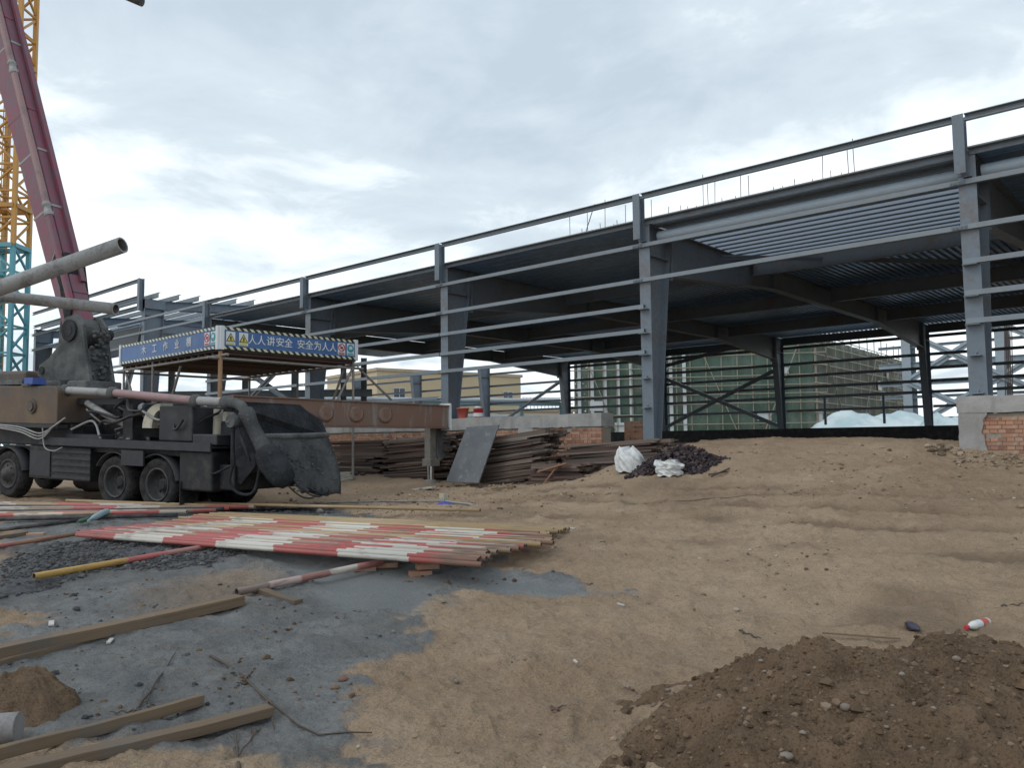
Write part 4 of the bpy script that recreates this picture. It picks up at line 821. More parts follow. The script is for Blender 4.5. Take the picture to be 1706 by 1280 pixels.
    m = TB(); m.box(3.9, 4.25, .9, 1.24, 2.80, 2.86); m.box(4.0, 4.15, 1.0, 1.2, 2.86, 2.93); B('tank_lid', m, 'tank')
    m = TB(); m.box(5.8, 7.5, -1.2, .2, 1.7, 3.25); B('cab', m, 'tank', t, .08)
    m = TB(); m.box(2.95, 7.4, 1.0, 1.24, 1.90, 1.98); B('tank_skirt', m, 'chassis_top')
    for k in range(3):
        m = TB(); m.hose([(5.2, 1.26, 1.95-k*.03), (4.2, 1.27, 1.9-k*.05), (3.5, 1.26, 1.78-.06*k), (3.0, 1.27, 1.95), (2.75, 1.2, 2.12)], .018, 6); B('cable', m, 'pipe_grey')
    m = TB(); m.hose([(3.4, 1.27, 1.9), (3.3, 1.28, 1.5), (3.0, 1.27, 1.42), (2.75, 1.25, 1.5)], .014, 6); B('cable', m, 'pipe_grey')
    WF[0] = lambda u, v, z: W(u-.42, v, z)
    # turret with the boom hinge
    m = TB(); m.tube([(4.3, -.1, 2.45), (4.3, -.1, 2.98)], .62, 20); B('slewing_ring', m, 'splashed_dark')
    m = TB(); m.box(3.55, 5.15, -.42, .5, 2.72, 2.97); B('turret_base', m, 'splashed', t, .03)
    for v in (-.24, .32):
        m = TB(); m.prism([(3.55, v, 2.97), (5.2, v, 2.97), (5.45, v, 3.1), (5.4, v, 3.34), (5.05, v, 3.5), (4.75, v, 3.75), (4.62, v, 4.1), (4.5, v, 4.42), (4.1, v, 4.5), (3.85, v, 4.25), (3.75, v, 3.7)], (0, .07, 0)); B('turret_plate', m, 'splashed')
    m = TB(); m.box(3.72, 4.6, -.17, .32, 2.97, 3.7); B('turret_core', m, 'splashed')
    m = TB(); m.tube([(4.28, -.62, 4.12), (4.28, .46, 4.12)], .13, 16); m.tube([(4.28, .40, 4.12), (4.28, .45, 4.12)], .25, 18); B('boom_pin', m, 'splashed_dark')
    m = TB(); m.tube([(5.28, -.6, 3.22), (5.28, .42, 3.22)], .09, 12); B('cylinder_pin', m, 'splashed_dark')
    m = TB()
    for k in range(60):
        V, Fc = PEB[k % 9]; c = A3(3.68+random.uniform(-.05, .06), random.uniform(-.15, .3), 3.0+1.15*random.random()); q_ = random.uniform(.03, .09); m.add([c+np.array(v)*A3(.6, 1, 1.2)*q_ for v in V], [tuple(f) for f in Fc])
    B('cement_lumps', m, 'splashed')['kind'] = 'stuff'
    # boom: leaning forward, two nested arms seen side by side with the delivery line
    def bp(s, off, v): d = nrm(A3(4.0, 0, 9.1)); n = A3(-d[2], 0, d[0]); p = A3(4.22, v, 3.95)+d*s+n*off; return p     # along the boom; off<0 = forward side
    def boom_box(s0, s1, o0, o1, w0, w1, v):
        m = TB(); c = []
        for s_, o_, hw in ((s0, o0, w0), (s1, o1, w1)):
            a, b = bp(s_, o_-hw, v), bp(s_, o_+hw, v); c += [a+A3(0, .19, 0), b+A3(0, .19, 0), b-A3(0, .19, 0), a-A3(0, .19, 0)]
        return m.hexa(c)
    bm = B('boom_section', boom_box(.25, 15, -.10, -.08, .31, .56, .05), 'boom_red', t, .03)
    m = TB(); c = bp(.18, -.05, .05); m.tube([c+A3(0, .2, 0), c-A3(0, .2, 0)], .36, 20); B('boom_root', m, 'splashed', bm)
    for s_ in (1.1, 3.4, 5.0, 6.2, 8.2, 9.0): m = boom_box(s_, s_+.06, -.10+.0013*s_, -.10+.0013*s_, .322+.0167*s_, .322+.0167*s_, .053); B('boom_rib', m, 'boom_red' if s_ in (1.1, 6.2, 9.0) else 'pipe_grey', bm)
    m = TB(); c = []
    for s_, o_ in ((1.4, .25), (15, .58)):
        for e_, vv in ((-.03, .0), (.06, .0), (.06, -.12), (-.03, -.12)): c.append(bp(s_, o_+e_, vv))
    B('boom_rail', m.hexa(c), 'boom_red', bm)
    def pipe_line(pts, r, mt, nm='delivery_pipe'): m = TB(); m.tube(pts, r, 14); return B(nm, m, mt)
    for s0, s1 in ((.7, 3.3), (3.4, 7.4), (7.5, 14)):
        pl = pipe_line([bp(s0, .15+.018*s0, .32), bp(s1, .15+.018*s1, .32)], .08, 'boom_red' if s0 < 1 else 'pipe_pink')
        m = TB(); a, b = bp(s1-.16, .15+.018*s1, .32), bp(s1+.2, .15+.018*s1, .32); m.tube([a, a+(b-a)*.25, a+(b-a)*.3, a+(b-a)*.7, a+(b-a)*.75, b], .12, 14, rad=[.09, .11, .085, .085, .11, .09]); B('pipe_coupling', m, 'pipe_grey', pl)
    m = TB(); m.hose([bp(2.3, -.05, .23), bp(2.28, .1, .28), bp(2.05, -.2, .28), bp(1.8, -.38, .26), bp(2.1, -.4, .2)], .022, 8); m.tube([bp(2.15, .1, .26), bp(1.95, -.15, .27), bp(1.75, -.36, .25)], .022, 8); B('hose', m, 'pipe_grey')
    # lift cylinder on the forward side
    m = TB(); m.tube([(5.28, -.1, 3.22), (5.17, -.1, 4.6)], .13, 14); lc = B('lift_cylinder', m, 'black_steel')
    m = TB(); m.tube([(5.17, -.1, 4.6), (5.08, -.1, 5.7)], .085, 14); B('piston_rod', m, 'chrome', lc)
    m = TB(); m.prism([(4.55, .28, 3.9), (4.9, .28, 5.2), (5.15, .28, 5.65), (5.1, .28, 5.95), (4.75, .28, 6.0), (4.45, .28, 4.6)], (0, -.5, 0)); B('boom_lug', m, 'splashed_dark')
    m = TB(); m.prism([(5.2, .0, 3.3), (4.62, .0, 4.5), (4.5, .0, 4.4), (4.95, .0, 3.3)], (0, -.08, 0)); B('tie_plate', m, 'splashed_dark')
    WF[0] = W
    # lines along the deck
    dp = pipe_line([(3.1, 1.0, 2.72), (1.55, 1.0, 2.66)], .085, 'pipe_grey'); pipe_line([(1.5, 1.0, 2.66), (-.9, 1.0, 2.50)], .085, 'pipe_pink'); pipe_line([(-.95, 1.0, 2.50), (-1.75, 1.0, 2.47)], .09, 'pipe_grey')
    for u, z in ((3.05, 2.72), (1.52, 2.66), (-.92, 2.50), (-1.72, 2.47)): m = TB(); m.tube([(u+.09, 1.0, z), (u+.05, 1.0, z), (u-.05, 1.0, z), (u-.09, 1.0, z)], .12, 14, rad=[.10, .125, .125, .10]); B('pipe_coupling', m, 'splashed')
    pipe_line([(-1.75, 1.0, 2.47), (-1.95, 1.0, 2.46), (-2.12, 1.0, 2.40), (-2.25, 1.0, 2.26)], .1, 'splashed')
    m = TB(); m.tube([(-2.22, 1.0, 2.3), (-2.27, 1.0, 2.24), (-2.36, .98, 2.05), (-2.72, .9, 1.45)], .12, 16, rad=[.15, .15, .125, .16]); B('elbow', m, 'splashed_mid')
    m = TB(); m.tube([(-2.6, .9, 1.66), (-2.66, .9, 1.56), (-2.74, .9, 1.43), (-2.9, .87, 1.24), (-3.02, .84, 1.12), (-3.1, .81, 1.05), (-3.14, .8, 1.02)], .2, 20, rad=[.15, .22, .255, .25, .23, .17, .05]); B('outlet_housing', m, 'splashed_dark')
    m = TB()
    for a, b in (((-2.1, 1.12, 2.1), (-2.45, 1.1, 1.4)), ((-2.0, 1.1, 1.9), (-2.05, 1.1, 1.3)), ((-2.05, 1.12, 2.05), (-2.0, 1.1, 1.35))): m.tube([a, b], .03, 6)
    m.hose([(-2.05, 1.12, 1.35), (-2.0, 1.15, 1.0), (-2.2, 1.1, .8), (-2.5, 1.05, .85), (-2.6, 1.0, 1.3)], .03, 6); m.tube([(-2.0, 1.1, 1.3), (-1.6, 1.1, 1.15), (-1.4, 1.1, 1.1)], .02, 6); B('hose', m, 'splashed_dark')
    m = TB(); m.tube([(-2.08, 1.0, 2.12), (-2.08, 1.24, 2.12)], .12, 12); m.tube([(-2.02, 1.08, 2.25), (-2.02, 1.2, 2.05)], .08, 10); B('swing_valve', m, 'splashed')
    # machinery between tank and hopper
    m = TB(); m.box(-.8, .14, -.2, .98, 1.70, 2.40); B('valve_cabinet', m, 'black_steel', t, .03)
    m = TB(); m.box(1.0, 2.95, -.6, .2, 1.70, 2.5); B('engine_housing', m, 'chassis', t, .05)
    m = TB(); m.box(1.3, 2.95, .55, .8, 2.42, 2.56); B('support_beam', m, 'chassis_top')
    m = TB(); m.box(1.15, 1.45, .5, .8, 1.66, 2.6); B('support_post', m, 'chassis')
    m = TB(); m.box(1.9, 3.0, .3, 1.0, 1.66, 1.78); B('step_board', m, 'chassis_top')
    for k in range(9): m = TB(); u = 1.1-.09*k; m.hose([(u+.1, .5, 2.45-.06*k), (u-.1, .75, 2.35-.05*k), (u-.25, .7, 2.15-.03*k)], .045, 8); B('hydraulic_hose', m, 'splashed_dark' if k % 3 else 'pipe_grey')
    m = TB(); m.hose([(2.6, .8, 2.45), (1.9, .85, 2.2), (1.5, .7, 2.0)], .07, 10); B('exhaust_pipe', m, 'pipe_grey')
    m = TB(); n = 9; lo = [(.18+.52*math.cos(R(90*k/n)), .62, 1.95+.5*math.sin(R(90*k/n))) for k in range(n+1)]; li = [(.18+.24*math.cos(R(90*k/n)), .62, 1.95+.36*math.sin(R(90*k/n))) for k in range(n, -1, -1)]; m.prism(lo+li, (0, .3, 0)); B('intake_cowl', m, 'cream')
    m = TB(); m.tube([(-.95, .5, 1.7), (-.98, .5, 2.35)], .09, 10); m.tube([(-1.2, .5, 1.7), (-1.2, .5, 2.3)], .07, 10); B('filter_pair', m, 'cream')
    m = TB(); m.box(-1.6, -.95, .4, 1.1, 1.66, 1.86); B('battery_box', m, 'chassis_top', t, .02)
    m = TB(); m.box(-1.7, -1.25, -.2, .7, 1.66, 2.12); B('agitator_drive', m, 'splashed_dark', t, .03)
    m = TB(); m.box(-1.62, -1.3, -1.05, -.2, 1.66, 2.45); B('rear_locker', m, 'outrigger', t, .02)
    m = TB(); m.box(-1.48, -1.38, .1, .2, 2.12, 2.25); B('work_lamp', m, 'sign_white')
    m = TB(); m.box(3.75, 4.05, 1.0, 1.3, 2.84, 2.98); B('filter_box', m, 'blue_box')
    m = TB(); m.box(4.3, 5.4, .75, 1.2, 2.84, 2.95); B('manifold', m, 'splashed')
    m = TB(); m.box(2.9, 5.6, -.8, .95, 1.5, 1.99); B('frame_block', m, 'chassis', t, .03)
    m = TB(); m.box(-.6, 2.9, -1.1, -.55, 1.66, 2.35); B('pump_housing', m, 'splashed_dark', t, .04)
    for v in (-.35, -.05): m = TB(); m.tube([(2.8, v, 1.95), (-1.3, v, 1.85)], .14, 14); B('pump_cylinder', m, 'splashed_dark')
    rh = random.Random(5)
    for k in range(22):
        u0 = rh.uniform(-.2, 2.9); v0 = rh.uniform(.2, 1.0); z0 = rh.uniform(1.75, 2.5); pts = [(u0, v0, z0)]
        for q_ in range(4): u0 -= rh.uniform(.1, .4); v0 = min(1.05, max(.1, v0+rh.uniform(-.2, .2))); z0 = min(2.5, max(1.72, z0+rh.uniform(-.25, .2))); pts.append((u0, v0, z0))
        m = TB(); m.hose(pts, rh.uniform(.018, .04), 7); B('hydraulic_hose', m, rh.choice(('black_steel', 'splashed_dark', 'pipe_grey', 'chassis')))
    for u in (-.68, ): m = TB(); m.box(u-.02, u, .72, 1.15, .45, .95); B('mud_flap', m, 'rubber')
    m = TB(); m.box(.3, .95, 1.16, 1.2, 1.2, 1.5); B('number_panel', m, 'chassis_top')
    # hopper: tall hood in front, open bowl, lip, hanging chute apron
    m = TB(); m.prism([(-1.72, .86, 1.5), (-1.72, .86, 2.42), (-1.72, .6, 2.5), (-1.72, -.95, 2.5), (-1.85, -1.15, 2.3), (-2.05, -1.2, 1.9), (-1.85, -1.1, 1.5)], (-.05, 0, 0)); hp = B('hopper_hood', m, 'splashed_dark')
    def sheet(pts, th):                        # grid of points given thickness along view-free normal
        g = np.array(pts); a, b = g.shape[:2]; m = TB(); vs = [tuple(p) for r_ in g for p in r_]; dn = A3(*th); vs2 = [tuple(A3(*p)+dn) for p in vs]; fs = [(i*b+j, i*b+j+1, (i+1)*b+j+1, (i+1)*b+j) for i in range(a-1) for j in range(b-1)]
        n_ = a*b; m.add(vs+vs2, fs+[tuple(n_+k for k in f[::-1]) for f in fs]+[(j, n_+j, n_+j+1, j+1) for j in range(b-1)]+[((a-1)*b+j, (a-1)*b+j+1, n_+(a-1)*b+j+1, n_+(a-1)*b+j) for j in range(b-1)]+[(i*b, (i+1)*b, n_+(i+1)*b, n_+i*b) for i in range(a-1)]+[(i*b+b-1, n_+i*b+b-1, n_+(i+1)*b+b-1, (i+1)*b+b-1) for i in range(a-1)], True); return m
    bowl = [[(-1.75-.6*(i/6)-.05*math.sin(math.pi*i/6), .82-1.9*j/10, 1.62-.62*math.sin(math.pi*min(1, i/6*1.02))*.9+.24*i/6) for j in range(11)] for i in range(7)]
    B('hopper_bowl', sheet(bowl, (0, 0, -.03)), 'splashed_mid')
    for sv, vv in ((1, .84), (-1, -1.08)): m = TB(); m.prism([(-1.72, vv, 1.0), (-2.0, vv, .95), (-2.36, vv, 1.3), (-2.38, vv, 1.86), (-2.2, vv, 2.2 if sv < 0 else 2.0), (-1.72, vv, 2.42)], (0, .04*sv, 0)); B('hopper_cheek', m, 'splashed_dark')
    gm = TB()
    for k in range(9): v = .7-k*.2; gm.bar((-1.8, v, 1.75), (-2.34, v, 1.80), .03, .03)
    for k in range(3): gm.bar((-1.9-.17*k, .8, 1.77), (-1.9-.17*k, -1.02, 1.77), .025, .03)
    B('hopper_grate', gm, 'splashed_dark')
    m = TB(); m.tube([(-2.36, .84, 1.84), (-2.39, .2, 1.85), (-2.40, -.5, 1.86), (-2.36, -1.12, 1.88)], .06, 10); B('hopper_lip', m, 'splashed')
    lu = []
    for i in range(11):
        f = i/10; row = []
        for j in range(13):
            g = j/12; v0 = .80-.75*f**.8; v1 = -1.10-.12*math.sin(f*3); v = v0+(v1-v0)*g
            bul = .10*math.sin(math.pi*f)*math.sin(math.pi*min(1, g*1.1))
            row.append((-2.40-.30*f-bul-.05*math.sin(g*7+f*2)*f, v, 1.84-1.08*f-.10*f*g+.03*math.sin(9*g)*f))
        lu.append(row)
    B('chute_apron', sheet(lu, (.03, 0, .01)), 'splashed_mid')
    m = TB(); m.box(-1.9, -1.5, -1.1, .95, .82, 1.3); B('rear_bumper', m, 'chassis', t, .03)
    for k in range(3): m = TB(); m.hose([(-2.35, .3-.15*k, 1.1), (-2.75, .1-.2*k, .72+.04*k), (-2.8, -.25-.2*k, .70), (-2.55, -.5-.2*k, .95)], .016, 6); B('wire', m, 'black_steel')
    for j in range(60): pass
    m = TB()
    for k in range(60):
        V, Fc = PEB[k % 9]; f = random.random(); c = A3(-2.44-.30*f-.06, .75-1.8*random.random(), 1.8-1.0*f); m.add([c+np.array(v)*A3(.6, 1, 1)*random.uniform(.015, .05) for v in V], [tuple(q_) for q_ in Fc], True)
    B('cement_crumbs', m, 'splashed', hp)['kind'] = 'stuff'
    # outrigger swung out to the rear
    foot = on(718, 802); pf = O+F3*.2-S3*.9; a = A3(pf[0], pf[1], 2.36); e2 = A3(foot[0], foot[1], 0); far = at_d(741, 690, np.dot(foot-EYE, FW)); b = A3(far[0], far[1], 2.30)
    d = nrm((b-a)*A3(1, 1, 0)); sd_ = A3(d[1], -d[0], 0)
    m = MB(); m.bar(a, b, .34, .62, h2=.56); org = m.build('outrigger_arm', 'outrigger', t, .015)
    m = MB(); m.bar(a+A3(0, 0, .325), b+A3(0, 0, .295), .42, .03); m.bar(a-A3(0, 0, .325), b-A3(0, 0, .295), .42, .03); m.build('arm_flange', 'outrigger', org)
    for f in (.38, .52, .66):
        p = a+(b-a)*f+sd_*.17; m = MB(); m.tube([p, p+sd_*.02, p+sd_*.035, p+sd_*.05], .2, 20, rad=[.21, .21, .18, .16]); m.tube([p+sd_*.05, p+sd_*.065], .035, 8); m.build('pivot_cover', 'outrigger', org)
    m = MB(); m.bar(b, b+d*.05, .46, .72); m.build('arm_end_plate', 'sign_white', org)
    jf = A3(foot[0], foot[1], 0); m = MB(); m.bar(jf+A3(0, 0, 2.0), jf+A3(0, 0, 1.16), .26, .24, up=d); m.bar(jf+A3(0, 0, 1.18), jf+A3(0, 0, .98), .38, .32, up=d); jk = m.build('jack_leg', 'jack', t, .015)
    m = MB(); m.tube([jf+A3(0, 0, 1.0), jf+A3(0, 0, foot[2]+.06)], .10, 14); m.build('jack_rod', 'chrome', jk)
    m = MB(); m.lathe((foot[0], foot[1], foot[2]-.04), (0, 0, 1), [(0, .26), (.06, .26), (.09, .16), (.14, .14)], 16); m.build('foot_plate', 'jack', jk)
    m = MB(); p = jf+d*.27; m.prism([p+A3(0, 0, 1.1)-d*.12, p+A3(0, 0, 1.28)+d*.2, p+A3(0, 0, 1.75)+d*.26, p+A3(0, 0, 2.02)+d*.05, p+A3(0, 0, 2.02)-d*.2, p+A3(0, 0, 1.3)-d*.2], sd_*.2); m.build('jack_bracket', 'splashed', jk, .02)
truck()
# nozzle end of the hanging boom hose, seen at the very top
p = at_d(222, -26, 15); m = MB(); m.tube([at_d(120, -120, 15), at_d(180, -60, 15), at_d(200, -12, 15), at_d(237, 3, 15)], .085, 12); o = m.build('boom_end_hose', 'pipe_dark'); tag(o, 'dark hose end hanging into the very top of the picture', 'hose')

# ================================================================== CARPENTRY SHED WITH SIGN BOARDS
def text_mesh(body, mat, size):
    cu = bpy.data.curves.new('lettering', 'FONT'); cu.body = body; cu.size = size; cu.align_x = 'CENTER'; cu.align_y = 'CENTER'; cu.extrude = .004; cu.offset = .002
    o = bpy.data.objects.new('lettering', cu); COL.objects.link(o); bpy.context.view_layer.update(); me = bpy.data.meshes.new_from_object(o.evaluated_get(bpy.context.evaluated_depsgraph_get())); bpy.data.objects.remove(o); me.materials.clear(); me.materials.append(MAT[mat]); return me
def shed():
    x0, x1, y0, y1 = -24.1, -18.5, 10.1, 14.25; zr, zt = 3.98, 4.53
    t = thing('carpentry_shed', ((x0+x1)/2, (y0+y1)/2, .5), 'scaffold tube work shed with blue sign boards under its roof edge', 'shed')
    m = MB(); m.box(x0, x1, y0, y1, 3.93, 3.99); m.build('roof', 'shed_roof', t)
    for k in range(16): x = x0+.1+k*(x1-x0-.2)/15; m = MB(); m.bar((x, y0+.06, 3.89), (x, y1-.06, 3.89), .09, .07); m.build('joist', 'dark_plank', t)
    for y in (y0+.05, y1-.05): m = MB(); m.tube([(x0-.4, y, 3.82), (x1+.3, y, 3.82)], .035, 8); m.build('rail', 'shed_pipe', t)
    for x in (x0+.05, x1-.05): m = MB(); m.tube([(x, y0-.3, 3.75), (x, y1+.3, 3.75)], .035, 8); m.build('rail', 'shed_pipe', t)
    for x, y, mt in ((x1-.05, y0+.05, 'shed_pole'), (x0+.05, y0+.05, 'shed_pipe'), (x0+1.9, y0+.05, 'shed_pipe'), (x1-.05, y1-.05, 'shed_pipe'), (x0+.05, y1-.05, 'shed_pipe'), ((x0+x1)/2, y1-.05, 'shed_pipe')):
        m = MB(); r_ = .055 if mt == 'shed_pole' else .035; m.tube([(x, y, gz(x, y)-.05), (x, y, 3.93)], r_, 8); m.build('pole', mt, t)
    for a, b in (((x1-.05, y1-.05, 3.8), (x1-.05, y1-1.6, 1.0)), ((x1-.12, y1+.15, 3.8), (x1-.12, y1+1.4, 2.9)), ((x1-.1, y1-.3, 3.8), (x1-1.6, y1-.3, 1.2)), ((x0+.1, y0+.1, 3.7), (x0+1.4, y0+.1, 1.8)), ((x0+3.4, y0+.1, 3.7), (x0+2.2, y0+.1, 1.6))): m = MB(); m.tube([a, b], .035, 8); m.build('brace', 'shed_pipe', t)
    def board(P, Q, text, haz, signs, label, fade=False):
        P, Q = A3(*P), A3(*Q); d = nrm(Q-P); n = A3(d[1], -d[0], 0); L_ = np.linalg.norm(Q-P); hb = zt-zr
        m = MB(); m.bar(P+A3(0, 0, hb/2)+n*.0, Q+A3(0, 0, hb/2), .05, hb); b = m.build('sign_board', 'sign_blue', t); b['label'] = label
        for z in (.035, hb-.035): m = MB(); m.bar(P+d*.02+A3(0, 0, z)+n*.03, Q-d*.02+A3(0, 0, z)+n*.03, .012, .07); m.build('hazard_strip', haz, b)
        for e_ in (P+d*.03, Q-d*.03): m = MB(); m.bar(e_+A3(0, 0, -.02), e_+A3(0, 0, hb+.02), .10, .09, up=n); m.build('end_post', 'sign_white', b)
        for ch, f, sz in text:
            me = text_mesh(ch, 'sign_white', sz); p = P+d*L_*f+n*.032+A3(0, 0, hb/2); M = Matrix(((d[0], 0, n[0], p[0]), (d[1], 0, n[1], p[1]), (0, 1, 0, p[2]), (0, 0, 0, 1))); inst('character', me, M, b)
        for kind, f in signs:
            c = P+d*L_*f+n*.034+A3(0, 0, hb/2); w_, h_ = .125, .165
            def flat(loop, off): return [c+d*x+A3(0, 0, y)+n*off for x, y in loop]
            m = MB(); m.prism(flat([(-w_, -h_), (w_, -h_), (w_, h_), (-w_, h_)], 0), n*.006); pl = m.build('notice', 'sign_white', b)
            m = MB(); m.prism(flat([(-w_*.8, -h_*.9), (w_*.8, -h_*.9), (w_*.8, -h_*.66), (-w_*.8, -h_*.66)], .008), n*.003); m.build('caption', {'warn': 'sign_yellow', 'ban': 'sign_red', 'must': 'sign_teal'}[kind], b)
            ring = lambda r0, r1, off, mt, nm: (lambda mm: (mm.add([c+d*(r_*math.cos(a))+A3(0, 0, .03+r_*math.sin(a))+n*off for r_ in (r0, r1) for a in np.linspace(0, 2*math.pi, 24, endpoint=False)], [(k, (k+1) % 24, 24+(k+1) % 24, 24+k) for k in range(24)]), mm.build(nm, mt, b)))(MB())
            if kind == 'warn':
                m = MB(); m.prism(flat([(-.125, -.085), (.125, -.085), (0, .135)], .008), n*.003); m.build('triangle', 'sign_black', b); m = MB(); m.prism(flat([(-.095, -.068), (.095, -.068), (0, .1)], .013), n*.003); m.build('triangle', 'sign_yellow', b)
                m = MB(); m.prism(flat([(-.012, -.055), (.012, -.055), (.02, .04), (-.02, .04)], .018), n*.002); m.build('mark', 'sign_black', b)
            elif kind == 'ban':
                ring(.085, .115, .012, 'sign_red', 'ring'); m = MB(); m.prism(flat([(-.075, .09), (-.055, .11), (.075, -.03), (.055, -.05)], .016), n*.003); m.build('slash', 'sign_red', b); m = MB(); m.prism(flat([(-.05, 0), (.03, 0), (.06, .05), (.02, .06), (-.04, .035)], .010), n*.002); m.build('mark', 'sign_black', b)
            else:
                ring(.0005, .115, .012, 'sign_teal', 'disc'); m = MB(); m.prism(flat([(-.05, .0), (.05, .0), (.06, .05), (.03, .09), (-.03, .09), (-.06, .05)], .016), n*.003); m.build('mark', 'sign_white', b)
    right = [(c, f, .255) for c, f in zip('人人讲安全安全为人人', (.205, .266, .332, .398, .459, .552, .614, .678, .74, .80))]
    left = [(c, f, .27) for c, f in zip('木工作业棚', (.28, .395, .51, .625, .74))]
    # reading direction: left to right as seen from outside
    board((x1+.03, y0, zr), (x1+.03, y1, zr), right, 'hazard', [('warn', .06), ('warn', .145), ('ban', .868), ('must', .942)], 'blue sign board with white lettering and four notices facing right')
    board((x0, y0-.03, zr), (x1, y0-.03, zr), left, 'hazard_pale', [('ban', .91), ('must', .965)], 'faded blue sign board with five white characters facing the truck')
shed()

# ================================================================== TWO GREY PIPES REACHING IN FROM THE LEFT
def free_pipe(a, b, r, mat, label, ri=.8):
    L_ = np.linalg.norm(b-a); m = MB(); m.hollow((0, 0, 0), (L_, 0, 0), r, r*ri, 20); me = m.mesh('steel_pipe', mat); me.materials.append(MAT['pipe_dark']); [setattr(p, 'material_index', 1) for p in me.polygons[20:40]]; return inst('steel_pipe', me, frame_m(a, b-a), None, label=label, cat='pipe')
a0, a1 = at_d(-330, 596, 7.3), at_d(204, 408, 6.6); free_pipe(a0, a1, .066, 'pipe_grey', 'upper grey pipe with an open end jutting in front of the red boom')
b0, b1 = at_d(-330, 456, 7.5), at_d(193, 515, 7.0); free_pipe(b0, b1, .05, 'pipe_grey', 'lower grey pipe crossing in front of the boom hinge', .78)
tr = thing('pipe_trestle', (a0[0]+.2, a0[1]+.2, 0), 'steel trestle outside the picture that carries the two grey pipes', 'trestle')
pa = a0+(a1-a0)*.12; pb = b0+(b1-b0)*.1
for p, z in ((pa, pa[2]-.07), (pb, pb[2]-.06)): m = MB(); m.bar((p[0], p[1], gz(p[0], p[1])-.1), (p[0], p[1], z), .1, .1); m.build('post', 'chassis', tr)

# ================================================================== PIPE RAFT AND SLEEPERS
ORD = ['first', 'second', 'third', 'fourth', 'fifth', 'sixth', 'seventh', 'eighth', 'ninth', 'tenth', 'eleventh', 'twelfth', 'thirteenth', 'fourteenth', 'fifteenth', 'sixteenth', 'seventeenth', 'eighteenth', 'nineteenth', 'twentieth']
ORD += ['twenty-'+o for o in ORD[:9]] + ['thirtieth'] + ['thirty-'+o for o in ORD[:9]]
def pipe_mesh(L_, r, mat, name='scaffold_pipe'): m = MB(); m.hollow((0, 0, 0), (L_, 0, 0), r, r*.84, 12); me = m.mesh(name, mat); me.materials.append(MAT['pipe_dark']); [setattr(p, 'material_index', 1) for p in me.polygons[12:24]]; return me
PR = .027; ZP = .42
RL, RR_, RF = at_z(108, 888, ZP), at_z(803, 937, ZP), at_z(948, 881, ZP); rd = nrm(RR_-RL); rn = A3(-rd[1], rd[0], 0)
def lay(p, L_, mesh, name='scaffold_pipe', tilt=0, **k): return inst(name, mesh, frame_m(p, rd*A3(1, 1, 0)+A3(0, 0, tilt)), None, **k)
NP = 46; Wd = float((RF-RR_)@rn); pm_rw = pipe_mesh(6.45, PR, 'pipe_red_white'); pm_y = pipe_mesh(6.6, PR, 'pipe_yellow'); pm_d = pipe_mesh(6.3, PR, 'pipe_dull')
def side_ord(k): return (ORD[k]+' counting from the near edge') if k < NP//2 else (ORD[NP-1-k]+' counting from the far edge')
for k in range(NP):
    f = k/(NP-1); p = RR_+rn*Wd*f+rd*(-.50*f+random.uniform(-.14, .10)-.14*math.sin(f*9)); yel = k >= NP-11 or k in (20, 25, 31, 33); dull = k in (3, 6, 7, 11, 12, 16, 17, 22, 27, 28)
    me = pm_y if yel else pm_d if dull else pm_rw; L_ = 6.6 if yel else 6.3 if dull else 6.45
    if k == 0: p = RR_.copy(); 
    p = p-rd*L_; p[2] = ZP+random.uniform(-.006, .006)+(.0 if k else -.02)
    c = 'yellow' if yel else 'dull red and bare' if dull else 'red and white banded'
    lay(p, L_, me, tilt=random.uniform(-.001, .001), label=f'{c} scaffold pipe in the raft, {side_ord(k)}', cat='scaffold pipe', group='pipes laid side by side in the raft')
def ground_pipe(pa, pb, r, mat, label, za=None, zb=None, name='sleeper_pipe', ext=0):
    a, b = on(*pa), on(*pb); a[2] = (a[2]+r) if za is None else za; b[2] = (b[2]+r) if zb is None else zb; b = b+(b-a)*ext; f_ = np.linspace(0, 1, 40); X_ = a[0]+(b[0]-a[0])*f_; Y_ = a[1]+(b[1]-a[1])*f_; up_ = float(np.quantile(ground_h(X_, Y_)-(a[2]+(b[2]-a[2])*f_-r), .85)); a[2] += max(up_, 0); b[2] += max(up_, 0); L_ = np.linalg.norm(b-a); return inst(name, pipe_mesh(L_, r, mat, name), frame_m(a, b-a), None, label=label, cat='pipe', group='pipes laid on the ground as sleepers')
zu = ZP-PR-.035
ground_pipe((56, 980), (402, 915), .034, 'pipe_sleeper', 'yellow and red sleeper pipe on the gravel left of centre', zb=None, ext=.55)
ground_pipe((394, 1003), (690, 938), .036, 'pipe_mixed', 'mottled pink and black sleeper pipe reaching under the near corner of the raft', ext=.35)
ground_pipe((-40, 921), (142, 896), .032, 'pipe_old', 'dull red pipe coming from the left edge under the raft end', ext=.3)
ground_pipe((-30, 890), (135, 876), .03, 'pipe_dark', 'dark pipe at the left edge behind the teal bottle', ext=.2)
